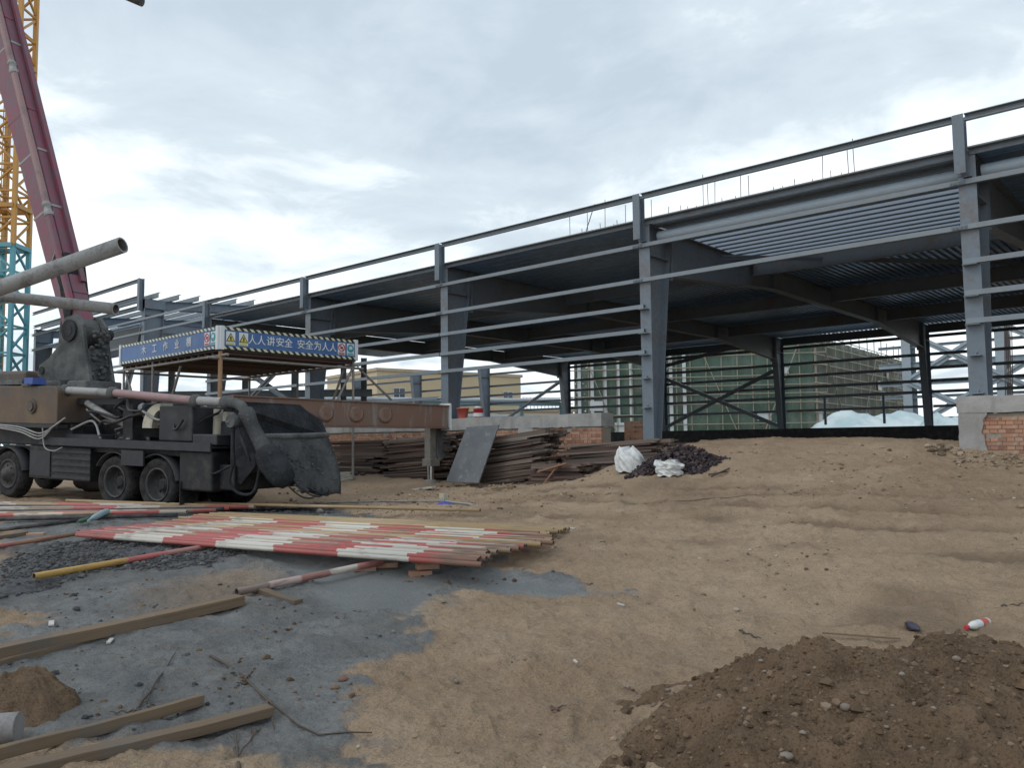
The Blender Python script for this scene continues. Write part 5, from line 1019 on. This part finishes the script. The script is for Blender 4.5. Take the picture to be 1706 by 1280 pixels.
# second, tattered pile further left behind the raft
Q0 = on(-60, 862); Q1 = on(520, 858)
for k in range(11):
    a = on(-70+random.uniform(-30, 30), 876-k*2.7); b = on(300+k*19+random.uniform(-30, 30), 871-k*1.9); a[2] += .10+.01*random.random(); b[2] += .10; L_ = np.linalg.norm(b-a)
    inst('old_pipe', pipe_mesh(L_, .034, 'pipe_dull' if k % 4 else 'pipe_dark', 'old_pipe'), frame_m(a, b-a), None, label=f'weathered pipe in the pile between raft and truck, {ORD[k]} from the near side', cat='pipe', group='weathered pipes piled beside the truck')
for k, (x0, y0, x1, y1) in enumerate(((300, 852, 800, 862), (110, 846, 420, 857))):
    a, b = on(x0, y0), on(x1, y1); a[2] += .12; b[2] += .12; inst('old_pipe', pipe_mesh(np.linalg.norm(b-a), .03, 'pipe_yellow', 'old_pipe'), frame_m(a, b-a), None, label=('ochre pipe lying just behind the raft', 'ochre pipe lying below the truck wheels')[k], cat='pipe')
# bricks that prop the raft
def loose_brick(px, py, rz, label, dz=0, mat='brick', size=(.24, .115, .053)):
    p = on(px, py); m = MB(); w_, d_, h_ = size; m.box(-w_/2, w_/2, -d_/2, d_/2, 0, h_); me = m.mesh('brick', mat); o = inst('loose_brick', me, Matrix.Translation((p[0], p[1], p[2]-.01+dz)) @ Matrix.Rotation(rz, 4, 'Z'), None, label=label, cat='brick'); b = o.modifiers.new('edge', 'BEVEL'); b.width = .005; return o
for k, (px, py, rz, dz, lb) in enumerate(((700, 957, .3, 0, 'lower red brick of the pair under the raft corner'), (712, 955, .35, .055, 'upper red brick of the pair under the raft corner'), (608, 952, .2, 0, 'orange brick lying under the raft left of its corner'), (645, 948, .1, 0, 'dark brick lying flat under the raft middle'), (425, 922, .2, 0, 'dark brick under the raft beside the yellow sleeper'), (455, 925, .3, 0, 'half buried brick right of the yellow sleeper end'), (60, 893, .2, 0, 'dark brick under the dark pipe at the left edge'))): loose_brick(px, py, YAW*-1+rz, lb, dz)

# ================================================================== TIMBERS IN THE FOREGROUND
def beam(pts, wd, ht, label, mat='timber', lift=0, name='timber_beam', roll=0, warp=0):
    a, b = A3(*pts[0]), A3(*pts[1]); L_ = np.linalg.norm(b-a); m = MB(); n = 14; vs = []; r_ = random.Random(len(label))
    for i in range(n+1):
        f = i/n; x = L_*f; e_ = .012*math.sin(f*7)+warp*math.sin(math.pi*f); chip = 1-.0*(i in (0, n))
        for y, z in ((-wd/2, 0), (wd/2, 0), (wd/2, ht), (-wd/2, ht)): vs.append((x, y*chip+e_*.4+r_.uniform(-.002, .002), z+e_*.25+r_.uniform(-.002, .002)))
    fs = [(3, 2, 1, 0), (n*4, n*4+1, n*4+2, n*4+3)]
    for i in range(n):
        for k in range(4): j = (k+1) % 4; fs.append((i*4+k, i*4+j, (i+1)*4+j, (i+1)*4+k))
    m.add(vs, fs); me = m.mesh(name, mat); o = inst(name, me, frame_m(a+A3(0, 0, lift), b-a), None, label=label, cat='timber'); bv = o.modifiers.new('edge', 'BEVEL'); bv.width = .004; bv.segments = 2; bv.limit_method = 'ANGLE'; return o
def seg(pa, pb, ext=0, dz=0): a, b = on(*pa), on(*pb); a[2] += dz; b[2] += dz; a = a-(b-a)*ext; a[2] = max(a[2], gz(a[0], a[1])+dz) if ext else a[2]; return a, b
beam(seg((2, 1108), (400, 1012), .25), .14, .085, 'long weathered beam running from the left edge to the sleeper pipe end', lift=.01)
beam(seg((2, 1112), (170, 1066), .3, -.0), .12, .05, 'shorter plank half hidden under the long weathered beam', lift=-.035)
beam(seg((2, 1283), (338, 1186), .3), .045, .06, 'thin batten behind the front beam in the lower left corner', lift=0)
beam(seg((60, 1300), (450, 1200), .3), .10, .05, 'thick dirty beam at the bottom left edge with a square cut end', lift=.02)
beam(seg((415, 990), (497, 1012)), .09, .05, 'short timber block under the mottled sleeper pipe', name='timber_block', lift=-.012)
beam(seg((-20, 922-22), (45, 893)), .10, .05, 'grey plank end at the left edge under the dark pipe', name='plank', lift=0)
beam(seg((-30, 1195), (22, 1186)), .06, .06, 'short dark stake on the soil bump at the left edge', name='stake', lift=.12)
p = on(5, 1262); m = MB(); a = at_d(-120, 1255, 4.0); a = on(-140, 1262, .07); b = on(30, 1250, .07); L_ = np.linalg.norm(b-a); m.tube([(0, 0, 0), (L_*.3, 0, .003), (L_, 0, 0)], .075, 18, rad=[.072, .076, .074]); inst('concrete_log', m.mesh('concrete_log', 'log_grey'), frame_m(a, b-a), None, label='stub of a grey round log in the lower left corner', cat='log')
# twigs
def twig(paths, label):
    P = [[on(*q, .012) for q in pth] for pth in paths]; m = MB()
    for i, pp in enumerate(P):
        pp = np.array(pp); n = 10; t_ = np.linspace(0, len(pp)-1, n); pt = [tuple(A3(*[np.interp(v, range(len(pp)), pp[:, k]) for k in range(3)])+A3(0, 0, .008*math.sin(j*1.7))) for j, v in enumerate(t_)]; r0 = .009 if i == 0 else .006; m.tube(pt, r0, 6, True, [r0*(1-.6*j/n) for j in range(n)])
    o = m.build('dry_twig', 'twig'); tag(o, label, 'twig', 'dry twigs on the slurry')
twig([((350, 1096), (410, 1140), (450, 1185), (520, 1222), (620, 1218)), ((412, 1142), (394, 1150)), ((412, 1140), (424, 1125)), ((450, 1190), (457, 1225))], 'long curved dry stem beyond the cut beam end')
twig([((228, 1200), (260, 1150), (292, 1098)), ((245, 1180), (250, 1196)), ((226, 1202), (182, 1198))], 'straight dark twig behind the thin batten')
twig([((398, 1290), (395, 1250), (392, 1225)), ((398, 1270), (425, 1225), (438, 1212)), ((425, 1226), (418, 1222))], 'forked twig in front of the beam at the bottom edge')
twig([((1232, 1048), (1268, 1064)), ((1240, 1052), (1236, 1046))], 'short dark stick behind the soil heap')
twig([((1668, 1010), (1706, 1016))], 'dark stick at the right edge above the bottle')
twig([((1052, 1236), (1075, 1212), (1106, 1192))], 'pale bent stick on the near left foot of the soil heap')
twig([((930, 1188), (915, 1180), (944, 1186))], 'curled bit of root in the middle of the sand')
twig([((1100, 842), (1180, 836), (1260, 833))], 'thin straight rod lying on the sand before the coupler heap')

# ================================================================== SOIL HEAP AND BUMP
def heap(name, c, ax, su, sv, hgt, mat, label, cat, n=(230, 150), sq=2.0, pw=2.4, skew=0, seed=0, amp=1.0, clods=0):
    ax = nrm(A3(ax[0], ax[1], 0)); ay = A3(-ax[1], ax[0], 0); U, V = np.meshgrid(np.linspace(-1.25, 1.25, n[0]), np.linspace(-1.25, 1.25, n[1])); X = c[0]+ax[0]*U*su+ay[0]*V*sv; Y = c[1]+ax[1]*U*su+ay[1]*V*sv
    d = (np.abs(U)**sq+np.abs(V)**sq)**(1/sq)+.30*fbm(X+seed, Y, .8, 3)+.12*fbm(X+seed, Y, .25, 2); s = np.clip(1-d, -.35, 1); prof = np.where(s > 0, 1-np.power(np.clip(1-s, 0, 1), pw), s*1.6)
    Hh = hgt*(1-skew*np.clip(U+.35, 0, 1.3))*prof + (s > -.15)*amp*(.17*np.maximum(fbm(X, Y+seed, .4, 4), -.12) + .06*fbm(X, Y, .10, 3) + .035*np.abs(fbm(X, Y, .05, 2)))*np.clip(s*4+.5, 0, 1) - .03
    Z = base_h(X, Y) + Hh; vs = np.stack([X, Y, Z], -1).reshape(-1, 3); nu = n[0]; idx = np.arange(n[0]*n[1]).reshape(n[1], n[0]); q_ = np.stack([idx[:-1, :-1], idx[:-1, 1:], idx[1:, 1:], idx[1:, :-1]], -1).reshape(-1, 4)
    keep = (Hh.ravel()[q_] > -.10).any(1); me = bpy.data.meshes.new(name); me.from_pydata(vs.tolist(), [], q_[keep].tolist()); me.polygons.foreach_set('use_smooth', np.ones(len(me.polygons), bool)); me.materials.append(MAT[mat]); me.update()
    o = bpy.data.objects.new(name, me); COL.objects.link(o); WO[o] = A3(0, 0, 0); tag(o, label, cat)
    if clods:
        r_ = np.random.default_rng(seed+5); k = r_.choice(len(vs), clods, p=(lambda w_: w_/w_.sum())(np.clip(s.ravel()+.26, 0, .40))); P = vs[k]; ob = scatter('clods', 'clod', P, np.clip(r_.lognormal(-4.95, .6, clods), .003, .035), .45); ob.parent = o; ob['kind'] = 'stuff'
        for q__ in range(16):
            px, py = ((1412, 1184), (1310, 1262), (1590, 1100), (1270, 1105), (1150, 1145), (1200, 1160), (1112, 1152), (1505, 1125), (1045, 1124), (1240, 1182), (1350, 1130), (1555, 1182), (1275, 1122), (1195, 1141), (1340, 1225), (1480, 1210))[q__]; dd = ray(px, py); best = None
            W_ = vs-EYE; tt = W_@dd/(dd@dd); er = np.linalg.norm(W_-tt[:, None]*dd, axis=1); j = int(np.argmin(er+.02*tt)); V_, F_ = PEB[q__ % 9]; m = MB(); sz = .72*(.045, .06, .04, .028, .03, .025, .03, .03, .03, .02, .03, .022, .025, .022, .028, .02)[q__]; m.add([vs[j]+A3(0, 0, sz*.2)+np.array(v)*sz for v in V_], [tuple(f) for f in F_], True); st = m.build('stone', 'stone', o); sb = st.modifiers.new('round', 'SUBSURF'); sb.levels = sb.render_levels = 1
    return o
hc = EYE+FW*4.05+CR*2.32; heap('soil_heap', (hc[0], hc[1]), CR, 1.85, 1.28, .54, sq=2.8, pw=2.0, skew=.52, mat='soil', label='heap of loose dark brown soil in the lower right corner', cat='soil heap', seed=11, clods=9000, n=(330, 230))
bc = on(10, 1195); heap('soil_bump', (bc[0], bc[1]), CR, .42, .42, .2, 'soil', 'low brown soil bump at the left edge above the log stub', 'soil heap', n=(140, 110), seed=3, amp=.8, clods=0)
hc2 = on(1540, 792); heap('sand_bump', (hc2[0]-.2, hc2[1]), (1, 0), .9, .5, .16, 'sand_ground', 'small brown sand bump before the concrete corner pier', 'sand heap', n=(90, 60), seed=8, amp=.5)

# ================================================================== TIMBER PILES AGAINST THE BRICK PLINTH
_pl = {}
def plank_mesh(mat):
    if mat not in _pl: m = MB(); m.box(-.5, .5, -.5, .5, 0, 1); _pl[mat] = m.mesh('plank', mat)
    return _pl[mat]
def timber_pile(label, px0, px1, py, Y, height, rows, depth, tilt, seed, lens=(2.2, 3.6), slump=0):
    r_ = random.Random(seed); xa, xb = at_y(px0, py, Y)[0], at_y(px1, py, Y)[0]; xm = (xa+xb)/2; g0 = min(gz(xm, Y), gz(xa, Y), gz(xb, Y)); t = thing('timber_pile', (xm, Y+depth/2, g0), label, 'timber pile'); z = g0-.02; k = 0; W_ = abs(xb-xa)
    while z < g0+height and k < 300:
        th = r_.uniform(.035, .065); y = Y+slump*(z-g0)
        top = (z-g0)/height
        while y < Y+depth:
            wd = r_.uniform(.09, .2); L_ = min(r_.uniform(*lens), W_*1.04); off = (W_-L_)/2; x = xm+r_.uniform(-off, off)+r_.uniform(-.08, .08) if off > 0 else xm+r_.uniform(-.08, .08)
            M = Matrix.Translation((x, y+wd/2+r_.uniform(-.06, .02), z+r_.uniform(-.006, .006))) @ Matrix.Rotation(r_.uniform(-.035, .035)*(1+top), 4, 'Z') @ Matrix.Rotation(-tilt+r_.uniform(-.018, .018), 4, 'Y') @ Matrix.Diagonal((L_, wd, th, 1))
            inst('plank', plank_mesh('dark_plank'), M, t); k += 1; y += wd+r_.uniform(.01, .12)
        z += th*1.03
    return t
timber_pile('far dark timber pile seen under the outrigger arm left of the jack', 552, 640, 770, 15.6, 1.0, 12, .7, .0, 1, (1.6, 3.2))
timber_pile('dark timber pile right behind the outrigger jack', 636, 745, 772, 15.3, 1.2, 12, .8, .06, 2, (1.6, 3.4))
timber_pile('timber pile sloping up to the left just right of the leaning sheet', 790, 905, 795, 15.0, 1.25, 16, .8, .11, 3, (1.5, 2.9), .15)
timber_pile('low dark timber pile with loose orange boards in front', 880, 968, 797, 14.75, .5, 8, .6, .02, 4, (1.2, 2.2))
timber_pile('long low timber pile rising to the foot of the middle column', 935, 1092, 790, 15.35, .78, 12, .9, .055, 5, (2.2, 3.8), .2)
def board(px0, py0, px1, py1, Y0, Y1, w_, th, mat, label): a, b = at_y(px0, py0, Y0), at_y(px1, py1, Y1); m = MB(); m.bar(a, b, w_, th); o = m.build('loose_board', mat); return tag(o, label, 'board')
board(906, 806, 932, 772, 14.45, 14.65, .12, .03, 'fresh_plank', 'orange board leaning steeply on the low timber pile'); board(898, 786, 945, 772, 14.5, 14.6, .14, .03, 'fresh_plank', 'orange board lying across the low timber pile')
board(925, 796, 1060, 794, 14.55, 14.6, .14, .05, 'dark_plank', 'dark plank on the sand before the long timber pile'); board(690, 816, 722, 812, 13.6, 13.7, .16, .05, 'paper', 'pale broken board by the jack foot'); board(820, 815, 858, 812, 13.8, 13.9, .12, .04, 'timber', 'short board end on the sand right of the leaning sheet')
# leaning grey sheet
Ys = 14.35; c4 = [at_y(743, 803, Ys), at_y(797, 805, Ys), at_y(831, 708, Ys+.55), at_y(777, 712, Ys+.55)]; m = MB(); n_ = nrm(np.cross(c4[1]-c4[0], c4[3]-c4[0])); m.prism(c4, n_*-.03); o = m.build('leaning_sheet', 'sheet_grey'); tag(o, 'scuffed dark grey formwork sheet leaning against the timber', 'sheet')
# corrugated sheet lying left of the jack
m = MB(); a, b, c_, d__ = on(548, 808), on(590, 800), on(585, 780), on(552, 778); n = 9
for k in range(n):
    u0, u1 = k/n, (k+.55)/n; p0, p1, p2, p3 = a+(d__-a)*u0, b+(c_-b)*u0, b+(c_-b)*u1, a+(d__-a)*u1; m.hexa([p+A3(0, 0, .02) for p in (p0, p1, p2, p3)]+[p+A3(0, 0, .07) for p in (p0, p1, p2, p3)])
o = m.build('ribbed_panel', 'cream'); tag(o, 'pale ribbed panel lying on the ground behind the chute apron', 'panel')
m = MB()
for k in range(26): V_, F_ = PEB[k % 9]; c = on(random.uniform(584, 608), random.uniform(786, 795), random.uniform(0, .12)); m.add([c+np.array(v)*random.uniform(.05, .11) for v in V_], [tuple(f) for f in F_])
o = m.build('dark_debris', 'coupler'); tag(o, 'small dark clump of debris beside the pale ribbed panel', 'debris', kind='stuff')
m = MB(); p = on(587, 788); m.tube([(p[0], p[1], p[2]), (p[0], p[1], 2.1)], .03, 8); o = m.build('marker_pole', 'scaffold_tube'); tag(o, 'thin pale pole standing under the outrigger arm', 'pole')
# sacks
def sack(px0, px1, py0, py1, Y, label, layers=0, seed=0, peak=None):
    r_ = random.Random(seed); a, b = at_y(px0, py1, Y), at_y(px1, py1, Y); top = at_y((px0+px1)/2, py0, Y)[2]; g = gz((a[0]+b[0])/2, Y); wd = abs(b[0]-a[0]); hgt = top-g; cx = (a[0]+b[0])/2; m = MB(); nu, nv = 72, 40; vs = []
    for j in range(nv+1):
        f = j/nv; ph = f
        for i in range(nu):
            th = 2*math.pi*i/nu; base = (1-max(0, ph-.55)**1.6*1.5) if not layers else (1-.08*abs(math.sin(ph*math.pi*layers)))*(1-.15*max(0, ph-.8)*5)
            if peak: base = max(.10, base)
            fold = 1+.09*math.sin(th*5+seed+ph*3)*(.3+ph)-.10*abs(math.sin(th*3.5+ph*5+seed))+.05*math.sin(th*11+ph*14); x = cx+wd/2*base*fold*math.cos(th)*(1 if f > .03 else .9)+(peak*ph**3*wd if peak else .03*math.sin(ph*12)); y = Y+.02+wd*.36*base*fold*math.sin(th); z = g-.02+hgt*ph*(1+.10*math.sin(th*3+seed)*ph)+.015*math.sin(th*7+ph*15); vs.append((x, y, z))
    fs = [(j*nu+i, j*nu+(i+1) % nu, (j+1)*nu+(i+1) % nu, (j+1)*nu+i) for j in range(nv) for i in range(nu)]+[tuple(nv*nu+i for i in range(nu))]; m.add(vs, fs, True); o = m.build('white_sack', 'sack'); tag(o, label, 'sack', 'white sacks by the coupler heap')
sack(1027, 1072, 746, 797, 14.45, 'crumpled white sack with a drawn up corner leaning on the timber', seed=2, peak=-.12); sack(1092, 1136, 767, 801, 13.55, 'folded stack of white sacks before the dark coupler heap', 4, 5)
# heap of couplers
def coupler_heap():
    c = on(1130, 790); c[1] += .5; m = MB(); r_ = random.Random(3); cx0, cx1 = at_y(1066, 790, c[1])[0], at_y(1192, 790, c[1])[0]
    for k in range(900):
        u = r_.random(); x = cx0+(cx1-cx0)*u; v = r_.uniform(-1, 1); pr = (1-abs(2*u-1)**2.2)*(1-v*v*.8); hh = .42*pr*(.85 if u < .4 else 1-.5*max(0, u-.6)); y = c[1]+v*.6; z = float(base_h(np.array([x]), np.array([y]))[0]) + hh*r_.random()**.35; q_ = nrm(A3(r_.gauss(0, 1), r_.gauss(0, 1), r_.gauss(0, .7))); s_ = r_.uniform(.03, .075)
        m.bar(A3(x, y, z)-q_*s_, A3(x, y, z)+q_*s_, r_.uniform(.03, .06), r_.uniform(.02, .05))
    core = MB(); o = m.build('coupler_heap', 'coupler'); tag(o, 'dark heap of rusty scaffold couplers beside the white sacks', 'metal heap', kind='stuff')
    for k, (a, b) in enumerate((((1185, 796), (1215, 783)), ((1180, 792), (1212, 785)))): A_, B_ = on(*a, .04), on(*b, .03); m = MB(); m.tube([A_, B_], .015, 6); o = m.build('thin_rod', 'rebar'); tag(o, ('lower', 'upper')[k]+' thin rod sticking out of the right end of the coupler heap', 'rod')
coupler_heap()
# buckets on the plinth
def bucket(px, h_, r0, r1, mat, label, Y=D-.0):
    x = at_y(px, 690, Y)[0]; m = MB(); z = 2.305; m.lathe((x, Y, z), (0, 0, 1), [(0, r0), (h_*.9, r1), (h_*.91, r1+.015), (h_, r1+.015), (h_, r1-.005), (h_*.15, r0-.01)], 20); o = m.build('bucket', mat); tag(o, label, 'bucket'); return o
bucket(771, .30, .13, .18, 'bucket_red', 'red plastic bucket standing on the brick plinth'); o = bucket(797, .26, .14, .14, 'red_plastic', 'red and white paint tub right of the red bucket')
x = at_y(797, 690, D)[0]; m = MB(); m.lathe((x, D, 2.34), (0, 0, 1), [(0, .146), (.1, .146)], 20); m.build('tub_label', 'white_plastic', o); m = MB(); m.lathe((x, D, 2.57), (0, 0, 1), [(0, .10), (.03, .13), (.06, .06)], 12); m.build('white_rag', 'white_plastic', o)

# ================================================================== LITTER
def bottle():
    a, b = on(1609, 1049), on(1646, 1034); L_ = np.linalg.norm((b-a)*A3(1, 1, 0)); r = .033; c = a+A3(0, 0, r-.005); ax = nrm((b-a)*A3(1, 1, 0)); k = L_/.22
    t = thing('drink_bottle', a, 'pale plastic bottle with red cap and pink label lying on the sand', 'bottle'); B = lambda n, pr, mt: (lambda m: m.build(n, mt, t))((lambda m: (m.lathe(c, ax, [(d_*k, rr) for d_, rr in pr], 20), m)[1])(MB()))
    B('body', [(.018, .013), (.03, .014), (.06, .029), (.075, .033), (.125, .0325), (.205, .033), (.217, .027), (.218, .001)], 'white_plastic'); B('cap', [(0, .0155), (.001, .0165), (.02, .0165), (.021, .014)], 'red_plastic'); B('label_band', [(.082, .0335), (.128, .0338)], 'label_pale'); B('label_band', [(.135, .0338), (.19, .0338)], 'bucket_red')
bottle()
m = MB(); a = on(1522, 1047); nu, nv = 18, 12; vs = []
d_ = nrm((on(1540, 1053)-on(1508, 1036))*A3(1, 1, 0)); e_ = A3(-d_[1], d_[0], 0)
for j in range(nv+1):
    f = j/nv; rr = .05*math.sin(math.pi*min(1, f*.92+.06))**.6*(1-.45*f)
    for i in range(nu): th = 2*math.pi*i/nu; k = 1+.16*math.sin(3*th+5*f)+.1*math.sin(5*th+11*f); p = a+d_*(f-.5)*.19+e_*rr*k*math.cos(th)+A3(0, 0, .038+rr*.8*k*math.sin(th)); vs.append(p)
m.add(vs, [(j*nu+i, j*nu+(i+1) % nu, (j+1)*nu+(i+1) % nu, (j+1)*nu+i) for j in range(nv) for i in range(nu)]+[tuple(range(nu))[::-1], tuple(nv*nu+i for i in range(nu))], True); o = m.build('plastic_bag', 'bag_black'); tag(o, 'crumpled black plastic bag left of the bottle', 'bag')
board_ = on(1375, 1053); a, b = on(1370, 1052), on(1500, 1066); m = MB(); m.bar(a+A3(0, 0, .02), b+A3(0, 0, .02), .022, .01); o = m.build('wood_strip', 'timber'); tag(o, 'long pale strip lying behind the soil heap crest', 'strip')
a, b = on(1546, 1056), on(1572, 1060); m = MB(); m.bar(a+A3(0, 0, .02), b+A3(0, 0, .02), .06, .03); o = m.build('wood_scrap', 'timber'); tag(o, 'short brown wood scrap just right of the black bag', 'wood scrap')
def can(px0, py0, px1, py1, r, mat, label, z=0): a, b = on(px0, py0, r+z), on(px1, py1, r+z); m = MB(); ax = b-a; L_ = np.linalg.norm(ax); m.lathe(a, ax, [(0, r*.3), (L_*.12, r*.35), (L_*.3, r*.9), (L_*.4, r), (L_*.96, r), (L_, r*.9)], 16); o = m.build('bottle', mat); tag(o, label, 'bottle')
can(146, 883, 178, 871, .05, 'bottle_blue', 'teal bottle lying on the raft end at the left', .06); can(127, 880, 148, 877, .035, 'bottle_green', 'dark green bottle neck beside the teal bottle', .03)
m = MB(); c = on(740, 840); m.add([c+A3(*q_) for q_ in ((-.2, -.1, .0), (.15, -.12, .0), (.22, .1, .02), (-.1, .14, .03), (0, 0, .10))], [(0, 1, 4), (1, 2, 4), (2, 3, 4), (3, 0, 4), (3, 2, 1, 0)]); o = m.build('blue_cloth', 'blue_cloth'); tag(o, 'crumpled bit of blue cloth on the sand behind the raft', 'cloth')
m = MB(); c = on(739, 833); m.box(c[0]-.07, c[0]+.07, c[1]-.06, c[1]+.06, c[2]-.02, c[2]+.12); o = m.build('foam_block', 'cream'); tag(o, 'small pale block standing by the blue cloth', 'block')
m = MB(); m.tube([on(545, 836, .02), on(640, 838, .02), on(735, 838, .03), on(790, 842, .01)], .02, 6); o = m.build('thin_cable', 'pipe_grey'); tag(o, 'thin grey cable trailing to the blue cloth', 'cable')
for k, (px, py, s_, mt, lb) in enumerate(((533, 855, .11, 'stone', 'pale grey stone at the edge of the dark wet patch with painted truck shade'), (572, 1141, .045, 'red_stone', 'reddish smooth stone on the slurry edge'), (760, 1133, .028, 'stone', 'flat pale stone in the sand centre'), (960, 1166, .03, 'stone', 'round grey stone right of the curled root'), (1340, 1018, .032, 'stone', 'brown stone behind the soil heap'), (118, 1164, .035, 'stone', 'pale flat stone left of the straight twig'), (927, 1187, .025, 'red_stone', 'dark lump beside the curled root'), (840, 910, .03, 'stone', 'small stone beside the far corner of the raft'), (445, 1180, .018, 'red_stone', 'small reddish stone at the cut beam end'), (528, 1163, .02, 'stone', 'small grey stone below the reddish stone'), (740, 1005, .03, 'stone', 'dark stone on the slurry tongue'), (655, 1062, .03, 'stone', 'grey stone where slurry meets sand'))):
    c = on(px, py); V_, F_ = PEB[k % 9]; m = MB(); m.add([c+A3(0, 0, s_*.3)+np.array(v)*s_ for v in V_], [tuple(f) for f in F_], True); o = m.build('stone', mt); tag(o, lb, 'stone'); sb = o.modifiers.new('round', 'SUBSURF'); sb.levels = sb.render_levels = 2
for k, (px, py, rz, lb) in enumerate(((1040, 1006, .9, 'pale wood chip standing out on the open sand'), (958, 888, 1.0, 'pale stick end beside the far raft corner'), (180, 1077, .2, 'scrap of pale paper before the long beam'), (85, 1052, .5, 'torn white scrap behind the long beam'), (962, 1106, .4, 'small chip in the middle of the sand'))):
    c = on(px, py); sz = (.07, .12, .10, .14, .05)[k]; m = MB(); m.bar(c+A3(0, 0, .012), c+A3(sz*math.cos(rz+2.3), sz*math.sin(rz+2.3), .02), sz*.28, .012); o = m.build('scrap', 'paper'); tag(o, lb, 'scrap')
# rubble before the corner pier
def rubble(name, px0, px1, py0, py1, n, sz, mat, label):
    P = []; S = []
    for k in range(n): c = on(random.uniform(px0, px1), random.uniform(py0, py1)); P.append(c); S.append(random.uniform(*sz))
    o = scatter(name, mat, P, S, .25); tag(o, label, 'rubble', kind='stuff')
rubble('rubble', 1545, 1600, 752, 764, 40, (.03, .09), 'gravel_tan', 'pale broken rubble left of the concrete corner pier'); rubble('rubble', 1590, 1706, 762, 782, 130, (.012, .045), 'gravel_tan', 'mortar droppings along the foot of the brick plinth'); rubble('rubble', 735, 905, 800, 812, 50, (.02, .06), 'gravel_tan', 'crumbs of wood and earth along the timber piles')
rubble('rubble', 400, 560, 842, 860, 110, (.02, .06), 'gravel_grey', 'dark crumbs of cement below the hopper')
